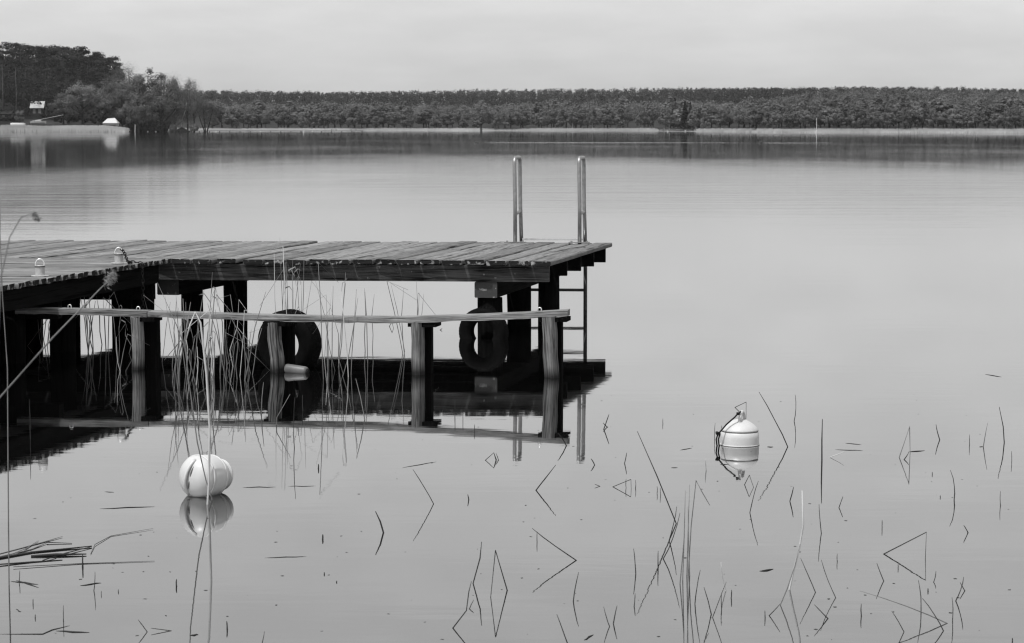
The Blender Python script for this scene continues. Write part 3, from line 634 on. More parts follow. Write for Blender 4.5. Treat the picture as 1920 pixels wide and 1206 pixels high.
for pts, w_ in (([(1275, 844), (1298, 840)], 2), ([(1258, 877), (1271, 877)], 2), ([(1350, 871), (1367, 871)], 2), ([(1424, 1071), (1450, 1067)], 6), ([(1095, 1200), (1113, 1190)], 5), ([(1566, 843), (1618, 845)], 2), ([(1585, 831), (1615, 834)], 2), ([(1703, 847.5), (1734, 845)], 3.4), ([(1836, 838), (1844, 838)], 2.6), ([(1847, 702), (1878, 707)], 2.4),
        ([(187, 954), (290, 950)], 3), ([(754, 877), (818, 866)], 1.8), ([(455, 914), (517, 913)], 2.2), ([(540, 912), (592, 911)], 1.6), ([(496, 1046), (575, 1043)], 2.2), ([(20, 1090), (72, 1096)], 4), ([(30, 1088), (73, 1102)], 3), ([(150, 1098), (190, 1093)], 4), ([(105, 1183), (168, 1186)], 5), ([(196, 922), (214, 923)], 1.8), ([(1438, 838), (1450, 838)], 3), ([(30, 1142), (40, 1147)], 3), ([(356, 1192), (372, 1190)], 5)):
    stalk(pts[0], pts[1:], w_, label=FLO + ' ' + ('at the left, below the walkway' if pts[0][0] < 450 else 'before the rail' if pts[0][0] < 760 else 'below the jetty end' if pts[0][0] < 1100 else 'left of the upright buoy' if pts[0][0] < 1345 else 'right of the upright buoy' if pts[0][0] < 1640 else 'near the right edge'), group=FLg, float_=True)
stalk((0, 1189), [(80, 1189), (98, 1181), (131, 1173)], 3.6, label='long dark kinked stem floating at the bottom left corner', float_=True)
hp_ = empty('floating_reed_heap', on_z(80, 1045), 'heap of dark broken reed stems floating at the left edge', 'reeds')
for pts, w_, m_ in (([(-20, 1049), (60, 1036), (172, 1024)], 6, 'reed_dark'), ([(58, 1043), (105, 1040), (162, 1039)], 7, 'reed_dark'), ([(-10, 1059), (60, 1054), (117, 1050)], 4, 'reed_dark'), ([(25, 1063), (150, 1057), (290, 1052)], 2, 'reed_dark'), ([(-10, 1041), (80, 1017), (117, 1006)], 2.6, 'reed'), ([(20, 1040), (50, 1028), (72, 1014)], 2.2, 'reed'), ([(88, 1017), (135, 1019)], 2.6, 'reed_dark'), ([(120, 1038), (172, 1025)], 3, 'reed_dark'), ([(-10, 1046), (60, 1030), (90, 1017)], 3, 'reed'), ([(80, 1051), (105, 1043)], 3, 'reed_dark'), ([(170, 1039), (178, 1021), (208, 1005), (287, 991)], 1.5, 'reed_dark')):
    P = [on_z(x, y, .001 + random.uniform(0, .006)) for x, y in pts]; s = pxm(P[0]); r = w_ / s / 2 * .8
    put('stem', MB().tube([p - P[0] for p in P], [r * .8] + [r] * (len(P) - 2) + [r * .4] if len(P) > 2 else [r, r * .5], 6).mesh('stem', True), M[m_], P[0], (0, 0, 0), hp_)
# tall nearer reeds in front of the left buoy and at the left edge
stalk((398, 938), [(386, 900), (370, 830), (352, 700), (345, 600), (343, 560)], 3, 'reed', label='thin tall reed leaning across the left buoy', group=None, lean=0)
stalk((389, 946), [(392, 900), (393, 800), (387, 700), (376, 605), (366, 585), (356, 610), (348, 640)], 5, 'reed_pale', label='tall pale reed with drooping leaf standing before the left buoy', group=None, lean=0)
stalk((17, 1098), [(16, 1000), (15, 845), (14, 690), (5, 560), (0, 440), (1, 380)], 3.2, 'reed', label='tall reed at the very left edge of the picture', group=None, lean=0)
def plume(P0, pts, head, hr, label, sr=.0027):
    o = empty('reed_with_plume', P0, label, 'reed', None)
    put('stem', MB().tube([p - P0 for p in pts], [sr] * (len(pts) - 1) + [sr * .5], 6).mesh('stem', True), M['reed'], P0, (0, 0, 0), o)
    V = []
    for _ in range(260):
        t = random.random(); p = head[0].lerp(head[1], t); sp_ = hr * (1 - abs(t - .4)) 
        q = p + Vector((random.gauss(0, sp_ * .5), random.gauss(0, sp_ * .5), random.gauss(0, sp_ * .5))); d = Vector((random.uniform(-.2, 1), random.uniform(-.5, .5), random.uniform(-1, .3))).normalized() * hr * .9
        w_ = Vector((random.uniform(-1, 1), random.uniform(-1, 1), random.uniform(-1, 1))).normalized() * .0012
        V += [q - w_ - P0, q + w_ - P0, q + d - P0]
    put('plume', npmesh('plume', np.array([tuple(x) for x in V]), 3), M['plume'], P0, (0, 0, 0), o)
D1 = 6.5
plume(on_d(-120, 860, D1), [on_d(-120, 860, D1), on_d(0, 745, D1), on_d(100, 632, D1), on_d(205, 524, D1)], (on_d(200, 530, D1), on_d(211, 512, D1)), .016, 'pale reed leaning up across the walkway beam, feathery head')
D1 = 4.5
plume(on_d(-20, 1000, D1), [on_d(-20, 1000, D1), on_d(2, 520, D1), on_d(18, 445, D1), on_d(40, 407, D1), on_d(60, 401, D1)], (on_d(62, 401, D1), on_d(72, 412, D1)), .006, 'drooping reed head above the water at the left edge', .0012)

# ------------------------------------------------------------------ reed clumps between the rail and the jetty
def clump(label, x0, x1, y0, y1, tops, n_, thick=(1.2, 2.4), leafs=.3, pale=.25):
    P0 = on_z((x0 + x1) / 2, (y0 + y1) / 2)
    o = empty('reed_clump', P0, label, 'reeds', None)
    for q in range(n_):
        x = random.uniform(x0, x1); y = random.uniform(y0, y1); Pw = on_z(x, y); s = pxm(Pw)
        ty = random.triangular(tops[0], tops[1], tops[2]); hgt = (y - ty) / s
        ln = random.gauss(0, .10) * hgt; lny = random.gauss(0, .12) * hgt
        kk = random.uniform(0, .016); d = [Vector((0, 0, -.25)), Vector((0, 0, 0)), Vector((ln * .2 + random.gauss(0, kk), lny * .2, hgt * .25)), Vector((ln * .55 + random.gauss(0, kk), lny * .5, hgt * .6)), Vector((ln, lny, hgt))]
        rad = random.uniform(*thick) / s / 2
        kind = random.random()
        if kind < .22:        # broken over
            k = d[4]; sgn = random.choice((-1, 1)); L = random.uniform(.12, .38); d.append(k + Vector((sgn * L * .7, random.uniform(-.1, .1), -L * random.uniform(.2, 1.1))))
        elif kind < .32:
            k = d[4]; sgn = random.choice((-1, 1)); q_ = random.uniform(.5, 1.1); d += [k + Vector((sgn * .015 * q_, .01, .02 * q_)), k + Vector((sgn * .035 * q_, .01, .005)), k + Vector((sgn * .045 * q_, 0, -.09 * q_))]
        rs = [rad] * (len(d) - 1) + [rad * .4]
        me = MB().tube(d, rs, 5).mesh('stalk', True)
        put('stalk', me, M['reed_pale'] if random.random() < pale else M['reed'], Pw, (0, 0, 0), o)
        if random.random() < leafs:
            t = random.uniform(.4, .9); b0 = d[2].lerp(d[4], t); sgn = random.choice((-1, 1)); L = random.uniform(.12, .3); w_ = .005
            yy = random.uniform(-.6, .6) * L; fx = random.uniform(.1, .6); c = [b0, b0 + Vector((sgn * L * .2 * fx, yy * .3, L * .45)), b0 + Vector((sgn * L * .6 * fx, yy * .6, L * random.uniform(.5, .8))), b0 + Vector((sgn * L * fx, yy, L * random.uniform(-.2, .9)))]
            v = []; 
            for i, p in enumerate(c): ww = w_ * (1, 1.2, .9, .1)[i]; v += [p + Vector((0, -ww * .5, -ww)), p + Vector((0, ww * .5, ww))]
            put('leaf', mesh('leaf', v, [(0, 1, 3, 2), (2, 3, 5, 4), (4, 5, 7, 6)]), M['reed'], Pw, (0, 0, 0), o)
clump('dense clump of dry reeds with broken stems left of the sunken tyre', 318, 408, 692, 735, (495, 690, 625), 34, (1.0, 2.3), .18, .18)
clump('reeds in front of the paired piles, between dense clump and tyre', 405, 480, 680, 715, (500, 680, 580), 19, (1.0, 2.0), .2, .15)
clump('thin tall reeds rising behind the sunken tyre above the rail', 520, 575, 655, 690, (430, 610, 530), 19, (.9, 1.6), .15, .2)
clump('thin reeds right of the sunken tyre, fanning out over the jetty beam', 600, 668, 662, 712, (488, 620, 530), 14, (.9, 1.7), .1, .2)
clump('three thin crooked reeds midway between the two tyres', 683, 700, 650, 690, (520, 560, 540), 3, (1.2, 1.8), 0, 0)
clump('few thin reeds hanging by the middle rail post', 745, 790, 650, 692, (520, 560, 530), 7, (1.1, 1.7), 0, .1)
clump('reeds under the walkway seen between its dark piles', 155, 212, 640, 672, (540, 610, 570), 9, (1.2, 2.2), .1, 0)
clump('thin reeds beside the walkway corner post', 215, 305, 640, 720, (540, 670, 600), 9, (.9, 1.5), .05, .1)
clump('few reeds at the leftmost gap under the walkway', 75, 105, 620, 650, (560, 590, 570), 6, (1.2, 2.4), 0, 0)

# ------------------------------------------------------------------ left shore: house, hut, boats, boathouse
def gable(mb, w, d, h, rise, over=.4): return mb
def house(P, w, d, h, rise, ridge='X', label='', roofmat='roof', wallmat='dark', name='house', win=True):
    o = empty(name, P, label, 'house')
    mb = MB().box((-w/2, -d/2, -1.5), (w/2, d/2, h)); 
    if ridge == 'X': mb.add([(-w/2, -d/2, h), (-w/2, d/2, h), (-w/2, 0, h+rise), (w/2, -d/2, h), (w/2, d/2, h), (w/2, 0, h+rise)], [(0, 2, 1), (3, 4, 5)])
    else: mb.add([(-w/2, -d/2, h), (w/2, -d/2, h), (0, -d/2, h+rise), (-w/2, d/2, h), (w/2, d/2, h), (0, d/2, h+rise)], [(0, 1, 2), (3, 5, 4)])
    wa_ = put('wall', mb.mesh('wall'), M[wallmat], P, (0, 0, 0), o)
    t = .18; ov = .5
    a, b = (w, d) if ridge == 'X' else (d, w)
    for s in (-1, 1):
        sl_ = math.hypot(b / 2, rise); ang = math.atan2(rise, b / 2); x0, x1 = -a/2-ov, a/2+ov
        v = [(x0, 0, 0), (x1, 0, 0), (x1, s*(b/2+ov), -rise*(1+2*ov/b)), (x0, s*(b/2+ov), -rise*(1+2*ov/b))]
        v = [Vector(p) + Vector((0, 0, h + rise + t + .03)) for p in v]; lo = [p - Vector((0, 0, t)) for p in v]
        vv_ = v + lo
        if ridge != 'X': vv_ = [Vector((-p.y, p.x, p.z)) for p in vv_]
        put('roof', mesh('roof', vv_, [(0,1,2,3),(7,6,5,4),(0,4,5,1),(1,5,6,2),(2,6,7,3),(3,7,4,0)]), M[roofmat], P, (0, 0, 0), o)
    if win:
        for x in (-w*.25, w*.22):
            put('window', MB().box((x-.5, -d/2-.06, h*.45), (x+.5, -d/2+.02, h*.85)).mesh('window'), M['float'], P, (0, 0, 0), wa_)
    return o
def LP(px, D, dz=0.0): p = land(px, D); p.z += dz; return p
house(LP(75, 893), 4.4, 4.0, 4.4, 2.0, 'X', 'dark wooden house with bright pale roof among the pines', 'roof')
hut = house(LP(2, 868), 9.5, 5, 2.6, .7, 'X', 'low dark hut with flat roof at the left edge of the shore', 'dark_roof', win=True)
o = empty('boathouse', LP(343, 858), 'dark boathouse with low pyramid roof at the tip of the shore', 'boathouse')
Pq = Vector(o.location)
put('wall', MB().box((-1.9, -1.9, -1), (1.9, 1.9, 1.1)).mesh('wall'), M['dark'], Pq, (0, 0, 0), o)
put('roof', mesh('roof', [(-3, -3, 1.0), (3, -3, 1.0), (3, 3, 1.0), (-3, 3, 1.0), (-.2, 0, 2.7), (.2, 0, 2.7), (-3, -3, .85), (3, -3, .85), (3, 3, .85), (-3, 3, .85)], [(0, 1, 5, 4), (1, 2, 5), (2, 3, 4, 5), (3, 0, 4), (6, 7, 1, 0), (7, 8, 2, 1), (8, 9, 3, 2), (9, 6, 0, 3), (9, 8, 7, 6)]), M['dark_roof'], Pq, (0, 0, 0), o)
put('lean_to_roof', MB().box((2.8, -1.2, .9), (8.5, 1.2, 1.05)).mesh('lean_to_roof'), M['dark_roof'], Pq, (0, 0, 0), o)
for x in (4.5, 6.4, 8.3): put('post', MB().box((x - .08, -1.1, -.6), (x + .08, -.94, .9)).mesh('post'), M['dark'], Pq, (0, 0, 0), o)
def hull_mesh(L, w, h, flip=False):
    v = []; f = []; n_ = 10; k = 7
    for i in range(n_ + 1):
        t = i / n_; bw_ = w / 2 * (math.sin(math.pi * min(1, t * .75 + .25)) ** .6 if t < 1 else 0.02)
        for j in range(k):
            a = math.pi * j / (k - 1); y = -bw_ * math.cos(a); z = h * (1 - math.sin(a) ** .8) + .15 * h * t * t
            v.append((L * (t - .5), y, (h - z) if flip else z))
    for i in range(n_):
        for j in range(k - 1): f.append((i*k+j, i*k+j+1, (i+1)*k+j+1, (i+1)*k+j))
        f.append((i*k+k-1, i*k, (i+1)*k, (i+1)*k+k-1))
    f.append(tuple(range(k)))
    return mesh('hull', v, f, False)
o = empty('dinghy', LP(37, 836, .1), 'white upturned dinghy lying on the left shore behind the reeds', 'boat')
put('hull', hull_mesh(5.2, 1.8, .95, True), M['white'], o.location, (0, 0, .1), o); put('keel', MB().box((-2.2, -.04, .9), (2.2, .04, 1.02)).mesh('keel'), M['white'], o.location, (0, 0, .1), o)
o = empty('sailing_boat', LP(75, 842, .5), 'white sailing boat laid up ashore with its mast lowered aslant', 'boat')
Pq = Vector(o.location); put('hull', hull_mesh(5.6, 1.9, 1.0), M['white'], Pq, (0, 0, .05), o); put('deck', MB().box((-2.4, -.8, .95), (1.8, .8, 1.1)).mesh('deck'), M['white'], Pq, (0, 0, .05), o)
put('cabin', MB().box((-1.0, -.55, 1.1), (1.0, .55, 1.5)).mesh('cabin'), M['white'], Pq, (0, 0, .05), o)
put('lowered_mast', MB().tube([(-2.2, 0, 1.1), (9.0, 0, 3.3)], .07, 6).mesh('lowered_mast'), M['reed_pale'], Pq, (0, 0, 0), o); put('trailer', MB().box((-3.6, -.5, -.5), (4.5, .5, -.2)).mesh('trailer'), M['dark'], Pq, (0, 0, 0), o)
o = empty('covered_boat', LP(212, 838, .35), 'white boat under a peaked white tarpaulin between the shore trees', 'boat')
Pq = Vector(o.location); put('hull', hull_mesh(5.6, 2.2, 1.2), M['white'], Pq, (0, 0, -.3), o)
put('tarpaulin', mesh('tarpaulin', [(-3, -1.3, 1.3), (2.8, -1.2, 1.3), (2.6, 1.2, 1.3), (-3, 1.3, 1.3), (-1.6, 0, 2.9), (1.3, 0, 3.1), (-3, -1.3, 1.22), (2.8, -1.2, 1.22), (2.6, 1.2, 1.22), (-3, 1.3, 1.22)], [(0, 1, 5, 4), (1, 2, 5), (2, 3, 4, 5), (3, 0, 4), (6, 7, 1, 0), (7, 8, 2, 1), (8, 9, 3, 2), (9, 6, 0, 3)]), M['white'], Pq, (0, 0, -.25), o)
put('stripe', MB().box((-2.4, -1.14, .45), (2.2, -1.10, .62)).mesh('stripe'), M['dark'], Pq, (0, 0, -.3), o)
# far landing stage
Dj = on_z(560, 247.4).y
fj = empty('landing_stage', on_z(470, 247.4), 'long low landing stage on short posts off the far left shore', 'jetty')
def FX(px): return (px - 960) / FPX * Dj
put('deck', MB().box((FX(255), -.7, .32), (FX(682), .7, .46), Matrix.Translation((-fj.location.x, 0, 0))).mesh('deck'), M['dark'], fj.location, (0, 0, 0), fj)
pm_ = MB().box((-.1, -.1, -1), (.1, .1, .34)).mesh('post')
for px in range(262, 682, 19): put('post', pm_, M['pile'], Vector((FX(px), Dj - .6, 0)), (0, 0, 0), fj)
for px in (627, 664):
    mb = MB().box((-1.0, -.3, .95), (1.0, .3, 1.05)); mb.box((-.95, -.25, .46), (-.85, .25, .95)); mb.box((.85, -.25, .46), (.95, .25, .95)); put('bench', mb.mesh('bench'), M['dark'], Vector((FX(px), Dj, 0)), (0, 0, 0), fj)
put('mooring_post', MB().box((-.2, -.2, -.6), (.2, .2, 1.3)).mesh('mooring_post'), M['white'], Vector((FX(571), Dj - .95, 0)), (0, 0, 0), fj)
for px in (281, 296, 408, 491, 587):
    q = put('marker_float', MB().lathe([(-.1, .1), (0, .24), (.16, .26), (.3, .18), (.36, .02)], 10).mesh('marker_float', True), M['white'], Vector((FX(px), Dj - 2.2, 0))); tag(q, 'tiny white float moored along the far landing stage', 'float', 'floats at the landing stage')
for px, py, lab in ((1710, 247.6, 'tiny white float before the reed belt at the far right'), (1252, 247.3, 'tiny white float before the far bathing place, left one'), (1285, 246.7, 'tiny white float before the far bathing place, right one')):
    q = put('marker_float', MB().lathe([(-.1, .1), (0, .3), (.2, .34), (.4, .2), (.46, .02)], 10).mesh('marker_float', True), M['white'], on_z(px, py)); tag(q, lab, 'float')
P = on_z(1531, 249.5); q = empty('marker_pole', P, 'tall thin white pole standing in the lake before the right wood', 'pole')
put('pole', MB().tube([(0, 0, -1), (0, 0, 4.6)], [.13, .07], 8).mesh('pole'), M['white'], P, (0, 0, 0), q); put('base', MB().lathe([(-.3, .3), (.5, .3), (.7, .14)], 12).mesh('base'), M['white'], P, (0, 0, 0), q)
P = on_z(253, 248.5); q = put('mooring_stake', MB().tube([(0, 0, -1), (.1, 0, 2.6)], .11, 7).mesh('mooring_stake'), M['reed_pale'], P); tag(q, 'pale upright stake at the tip of the left reed belt', 'stake')
P = on_z(382, 249); q = put('mooring_stake', MB().tube([(0, 0, -1), (0, 0, 1.9)], .10, 7).mesh('mooring_stake'), M['dark'], P); tag(q, 'dark upright stake off the landing stage near the boathouse', 'stake')

# ducks and their wakes
def duck(px, py, lab):
    P = on_z(px, py); o = empty('duck', P, lab, 'duck')
    mb = MB().lathe([(-.2, .01), (-.16, .06), (-.06, .105), (.06, .105), (.15, .06), (.19, .01)], 12, Matrix.Rotation(math.pi / 2, 4, 'Y')); put('body', mb.mesh('body', True), M['feather'], P + Vector((0, 0, .05)), (0, 0, 0), o)
    mb = MB().tube([(-.15, 0, .06), (-.19, 0, .15), (-.2, 0, .22)], [.05, .035, .045], 8); mb.tube([(-.22, 0, .22), (-.29, 0, .205)], [.02, .008], 6); put('head', mb.mesh('head', True), M['feather'], P, (0, 0, 0), o)
    mb = MB().tube([(.16, 0, .07), (.27, 0, .12)], [.05, .01], 6); put('tail', mb.mesh('tail', True), M['feather'], P, (0, 0, 0), o)
def wake(px0, px1, py, hgt):
    a = on_z(px0, py); b = on_z(px1, py); L = b.x - a.x; v = []; f = []; n_ = 60
    for i in range(n_ + 1):
        t = i / n_; x = L * t; hh = hgt * min(1, t * 12) * (1 - t) ** .5; w_ = .10 + .5 * t; y0 = .15 * math.sin(t * 9) * t
        v += [(x, y0 - w_, 0.0005), (x, y0 - w_ * .5, hh * .5), (x, y0, hh), (x, y0 + w_, .0005)]
    for i in range(n_):
        for k in range(3): f.append((i*4+k, (i+1)*4+k, (i+1)*4+k+1, i*4+k+1))
    o = put('water_wake', mesh('water_wake', v, f, True), M['water'], a); o['kind'] = 'structure'
duck(893, 268, 'small dark duck swimming at the left end of the long wake'); duck(1425, 268.3, 'small dark duck swimming right, over halfway along the wake')
wake(897, 1425, 268, .028); wake(1429, 1580, 268.3, .02)

# ------------------------------------------------------------------ trees
def leaf_quads(centres, spread, n_, size, flat=1.0, R=rng, out=1.0):
    """leaf-clump faces spread round the cluster centres, roughly facing outwards like real foliage does"""
    centres = np.asarray(centres, float); idx = R.integers(0, len(centres), n_)
    off = np.clip(R.normal(0, 1, (n_, 3)), -1.7, 1.7); c = centres[idx] + off * np.asarray(spread)[idx][:, None] * np.array([1, 1, flat])
    mid = centres.mean(0) - np.array([0, 0, .25 * np.ptp(centres[:, 2])]); ext = np.abs(centres - mid).max()
    nrm = out * (.55 * off + 1.1 * (c - mid) / ext) + R.normal(0, .45, (n_, 3)); nrm /= np.linalg.norm(nrm, axis=1)[:, None]
    a = R.normal(0, 1, (n_, 3)); a -= (a * nrm).sum(1)[:, None] * nrm; a /= np.linalg.norm(a, axis=1)[:, None]; b = np.cross(nrm, a)
    s = size * R.uniform(.6, 1.4, (n_, 1)) * .5
    return np.stack([c - a*s - b*s*.7, c + a*s*.6 - b*s, c + a*s + b*s*.7, c - a*s*.7 + b*s], 1).reshape(-1, 3)
def blob(n_, centre, rad, R=rng, shell=.45):
    d = R.normal(0, 1, (n_, 3)); d /= np.linalg.norm(d, axis=1)[:, None]; r = (shell + (1 - shell) * R.random((n_, 1))) ; return centre + d * r * np.asarray(rad)
def limb(mb, a, b, r0_, r1_, n_=5, bend=.15):
    a, b = Vector(a), Vector(b); L = (b - a).length; m_ = a.lerp(b, .5) + Vector((random.uniform(-1, 1), random.uniform(-1, 1), random.uniform(0, .6))) * L * bend * .5
    mb.tube([a, m_, b], [r0_, (r0_ + r1_) / 2, r1_], n_, False)
def make_tree(kind, h, seed, n_=2600, leaf=.42):
    """returns (trunk mesh, crown mesh), unit: metres, base at the origin"""
    R = np.random.default_rng(seed); random.seed(seed); mb = MB()
    if kind == 'round':
        cw = h * .36; cz = h * .58; cs = blob(74, np.array([0, 0, cz]), (cw, cw, h * .38), R, .3); sp_ = R.uniform(.03, .06, 74) * h
        mb.tube([(0, 0, -1), (.05, 0, h * .2), (0, .05, h * .45), (.1, 0, h * .75)], [h*.028, h*.022, h*.016, h*.006], 7, False)
        for c in cs[:22]: limb(mb, (0, 0, h * random.uniform(.18, .5)), c, h * .010, h * .003, 4)
        V = leaf_quads(cs, sp_, n_, leaf, .8, R)
    elif kind == 'tall':
        cs = []; 
        for t in np.linspace(.22, .97, 34): w_ = h * .26 * math.sin(math.pi * min(1, .25 + t * .78)) ** .8; a = R.random() * 6.28; r = w_ * math.sqrt(R.random()) ; cs.append((r * math.cos(a), r * math.sin(a), t * h))
        cs = np.array(cs); sp_ = R.uniform(.03, .06, len(cs)) * h
        mb.tube([(0, 0, -1), (.08, 0, h * .35), (-.05, .05, h * .65), (.05, 0, h * .95)], [h*.020, h*.016, h*.010, h*.003], 6, False)
        for c in cs: limb(mb, (0, 0, max(h * .12, c[2] - h * .16)), c, h * .006, h * .002, 4)
        V = leaf_quads(cs, sp_, n_, leaf, 1.1, R)
    elif kind == 'bare':
        ends = blob(70, np.array([0, 0, h * .66]), (h * .25, h * .25, h * .33), R, .5); mb.tube([(0, 0, -1), (.1, 0, h * .3), (0, 0, h * .6)], [h*.022, h*.017, h*.009], 6, False)
        for c in ends: limb(mb, (0, 0, h * random.uniform(.2, .55)), c, h * .006, h * .0015, 4, .25)
        V = leaf_quads(ends, np.full(70, h * .05), n_, leaf * .5, 1.2, R)
    elif kind == 'pine':
        cs = []; sp_ = []
        for _ in range(34):
            t = R.uniform(.40, 1.0); w_ = h * .19 * (1.25 - t) ** .5 * 1.5; a = R.random() * 6.28; r = w_ * R.uniform(.3, 1); cs.append((r * math.cos(a), r * math.sin(a), t * h)); sp_.append(h * R.uniform(.028, .05))
        cs = np.array(cs); mb.tube([(0, 0, -2), (.1, 0, h * .4), (-.05, 0, h * .7), (0, 0, h * .97)], [h*.014, h*.011, h*.008, h*.003], 6, False)
        for c in cs: limb(mb, (0, 0, c[2] - h * .04), c, h * .005, h * .002, 4)
        V = leaf_quads(cs, sp_, n_, leaf, .5, R)
    elif kind == 'spruce':
        cs = []; sp_ = []
        for t in np.linspace(.08, 1, 40): w_ = h * .17 * (1 - t) + .1; a = R.random() * 6.28; cs.append((w_ * .7 * math.cos(a), w_ * .7 * math.sin(a), t * h)); sp_.append(w_ * .4 + .1)
        cs = np.array(cs); mb.tube([(0, 0, -1), (0, 0, h * .9)], [h*.014, h*.004], 5, False); V = leaf_quads(cs, sp_, n_, leaf, .7, R)
    elif kind == 'shrub':      # several stems fanning out of one root
        cs = blob(36, np.array([0, 0, h * .6]), (h * .42, h * .36, h * .36), R, .1)
        for q in range(5): a = q * 1.26 + .4; mb.tube([(0, 0, -.6), (math.cos(a) * h * .1, math.sin(a) * h * .1, h * .25), (math.cos(a) * h * .24, math.sin(a) * h * .2, h * .7)], [h*.018, h*.014, h*.004], 5, False)
        V = leaf_quads(cs, R.uniform(.03, .08, 36) * h, n_, leaf, 1, R, .5)
    return mb.mesh('trunk', True), npmesh('crown', V, 4)
protos = {}
def proto(kind, var, h, n_, leaf, fol, bark):
    key = (kind, var, fol, bark, n_)
    if key not in protos:
        t, c = make_tree(kind, h, 100 + var * 7 + sum(map(ord, kind)), n_, leaf); t.materials.append(M[bark]); c.materials.append(M[fol]); protos[key] = (t, c, h)
    return protos[key]
NAMES = {'round': 'leafy_tree', 'tall': 'slender_tree', 'bare': 'bare_tree', 'pine': 'pine_tree', 'spruce': 'spruce_tree', 'shrub': 'shrub'}
RT = random.Random(5)
def plant(P, kind, var, h, label, group, fol='leaf', bark='bark', n_=2600, leaf=.42, rx=0.0, ry=0.0, wide=1.0, base=18.):
    t, c, h0 = proto(kind, var, base, n_, leaf * base / h, fol, bark)
    o = empty(NAMES[kind], P, label, 'tree', group); o.rotation_euler = (rx, ry, RT.uniform(0, 6.28) if not (rx or ry) else 0); s = h / h0; o.scale = (s * wide, s * wide, s)
    for nm, me in (('trunk', t), ('crown', c)):
        q = bpy.data.objects.new(nm, me); C.objects.link(q); q.parent = o
    return o
# --- left shore, from the photograph
def top_h(px, D, ytop): return 2 + (HORIZON - ytop) / FPX * D - land_h(px, D)
pines = [(px, D, yt) for px, D, yt in [(-60, 985, 88), (-35, 950, 96), (-8, 1000, 88), (8, 965, 94), (28, 1005, 84), (30, 935, 112), (44, 960, 90), (58, 990, 88), (72, 945, 108), (76, 1010, 90), (92, 975, 90), (104, 1000, 92), (112, 945, 112), (118, 965, 92), (132, 1000, 91), (140, 955, 102), (150, 985, 91), (164, 1000, 98), (168, 950, 110), (178, 975, 101), (190, 990, 107), (200, 955, 112), (210, 980, 110), (216, 960, 116), (-20, 930, 120), (10, 920, 128), (52, 925, 130), (90, 925, 132), (128, 925, 126), (150, 930, 128), (186, 935, 128)]]
for q, (px, D, yt) in enumerate(pines):
    plant(LP(px, D), 'pine', q % 5, top_h(px, D, yt), ('low dark pine in front, ' if yt > 105 else 'tall dark pine at the skyline, ') + ('left of the pale roofed house' if px < 50 else 'straight behind the pale roofed house' if px < 95 else 'between house roof and broad round tree' if px < 150 else 'above the broad round shore tree'), 'pines on the left shore', 'pine', 'pine_bark', 5200, .40, base=24., wide=1.15)
for q, (px, D, yt, lab) in enumerate(((9, 868, 122, 'thin bare pale trunked pine left of the house'), (34, 866, 128, 'slim straight pale trunk standing just left of the house'))):
    P = LP(px, D); h = top_h(px, D, yt); o = empty('dead_tree', P, lab, 'tree'); put('trunk', MB().tube([(0, 0, -1), (.15, 0, h * .5), (0, 0, h)], [.17, .13, .05], 7).mesh('trunk', True), M['pine_bark'], P, (0, 0, 0), o)
dec = [(158, 846, 151, 'round', 'leaf', 'broad round leafy tree at the water side, in front of the pines', 1.25), (122, 850, 172, 'round', 'leaf_mid', 'lower leafy tree left of the broad round tree', 1.2), (192, 848, 160, 'round', 'leaf_mid', 'leafy tree leaning behind the white tarpaulin boat', 1.0), (205, 852, 150, 'round', 'leaf_mid', 'slender leafy tree above the white tarpaulin boat', 1.0),
    (240, 872, 121, 'bare', 'twig', 'tall pale bare tree right of the last pine', 1.25), (232, 850, 160, 'tall', 'leaf_mid', 'dark slender tree below the tall pale bare tree', 1.1), (254, 860, 134, 'round', 'leaf_mid', 'leafy tree with dark trunk at the tip of the left reed belt', 1.25), (283, 862, 126, 'round', 'leaf', 'tallest round crowned tree in the middle of the shore trees', .95), (262, 846, 178, 'round', 'leaf_mid', 'small leafy tree at the foot of the shore trees', .9), (305, 858, 146, 'round', 'leaf', 'leafy tree right of the tallest round crown', 1.2),
    (322, 870, 138, 'bare', 'twig', 'pale bare tree between the leafy trees and the birch', 1.05), (329, 864, 150, 'tall', 'leaf_mid', 'dark trunked tree in front of the pale bare tree', .9), (354, 872, 140, 'round', 'leaf', 'birch with loose crown at the right end of the shore trees', .6), (366, 880, 155, 'bare', 'leaf_mid', 'thin tree leaning right, last before the small fan shaped tree', .9), (388, 884, 178, 'shrub', 'leaf_mid', 'small fan shaped tree with several stems beyond the boathouse', 1.0),
    (40, 850, 208, 'shrub', 'leaf_mid', 'low bush before the dark house', 1.0), (-8, 848, 170, 'round', 'leaf_mid', 'leafy tree at the left edge in front of the pines', .9), (325, 852, 233, 'shrub', 'leaf_mid', 'low bush left of the boathouse', 1.1), (366, 850, 233, 'shrub', 'leaf_mid', 'low bush just right of the boathouse', 1.0)]
for q, (px, D, yt, kind, fol, lab, wd) in enumerate(dec):
    plant(LP(px, D), kind, 20 + q % 7, top_h(px, D, yt), lab, None, fol, 'bark', 10000, .25, wide=wd)
P = LP(336, 868); o = empty('leaning_birch', P, 'white leaning birch trunk beside the boathouse', 'tree')
put('trunk', MB().tube([(0, 0, -1), (1.4, 0, 5), (2.9, 0, 9.2), (3.2, 0, 12)], [.22, .17, .12, .05], 7).mesh('trunk', True), M['bark_pale'], P, (0, 0, 0), o)
spots = []
for px in np.arange(-120, 232, 5.5):
    for D in (905, 945, 985, 1030, 1070):
        q = px + RT.uniform(-6, 6); P = LP(q, D + RT.uniform(-12, 12)); yt = interp(q, [-120, 150, 200, 232], [95, 104, 116, 150])
        spots.append((P, min((2 + (HORIZON - yt) / FPX * D - P.z), 27) * (RT.uniform(.45, .97) if D < 1000 else RT.uniform(.9, 1.0)), 'round' if D < 950 else 'pine'))
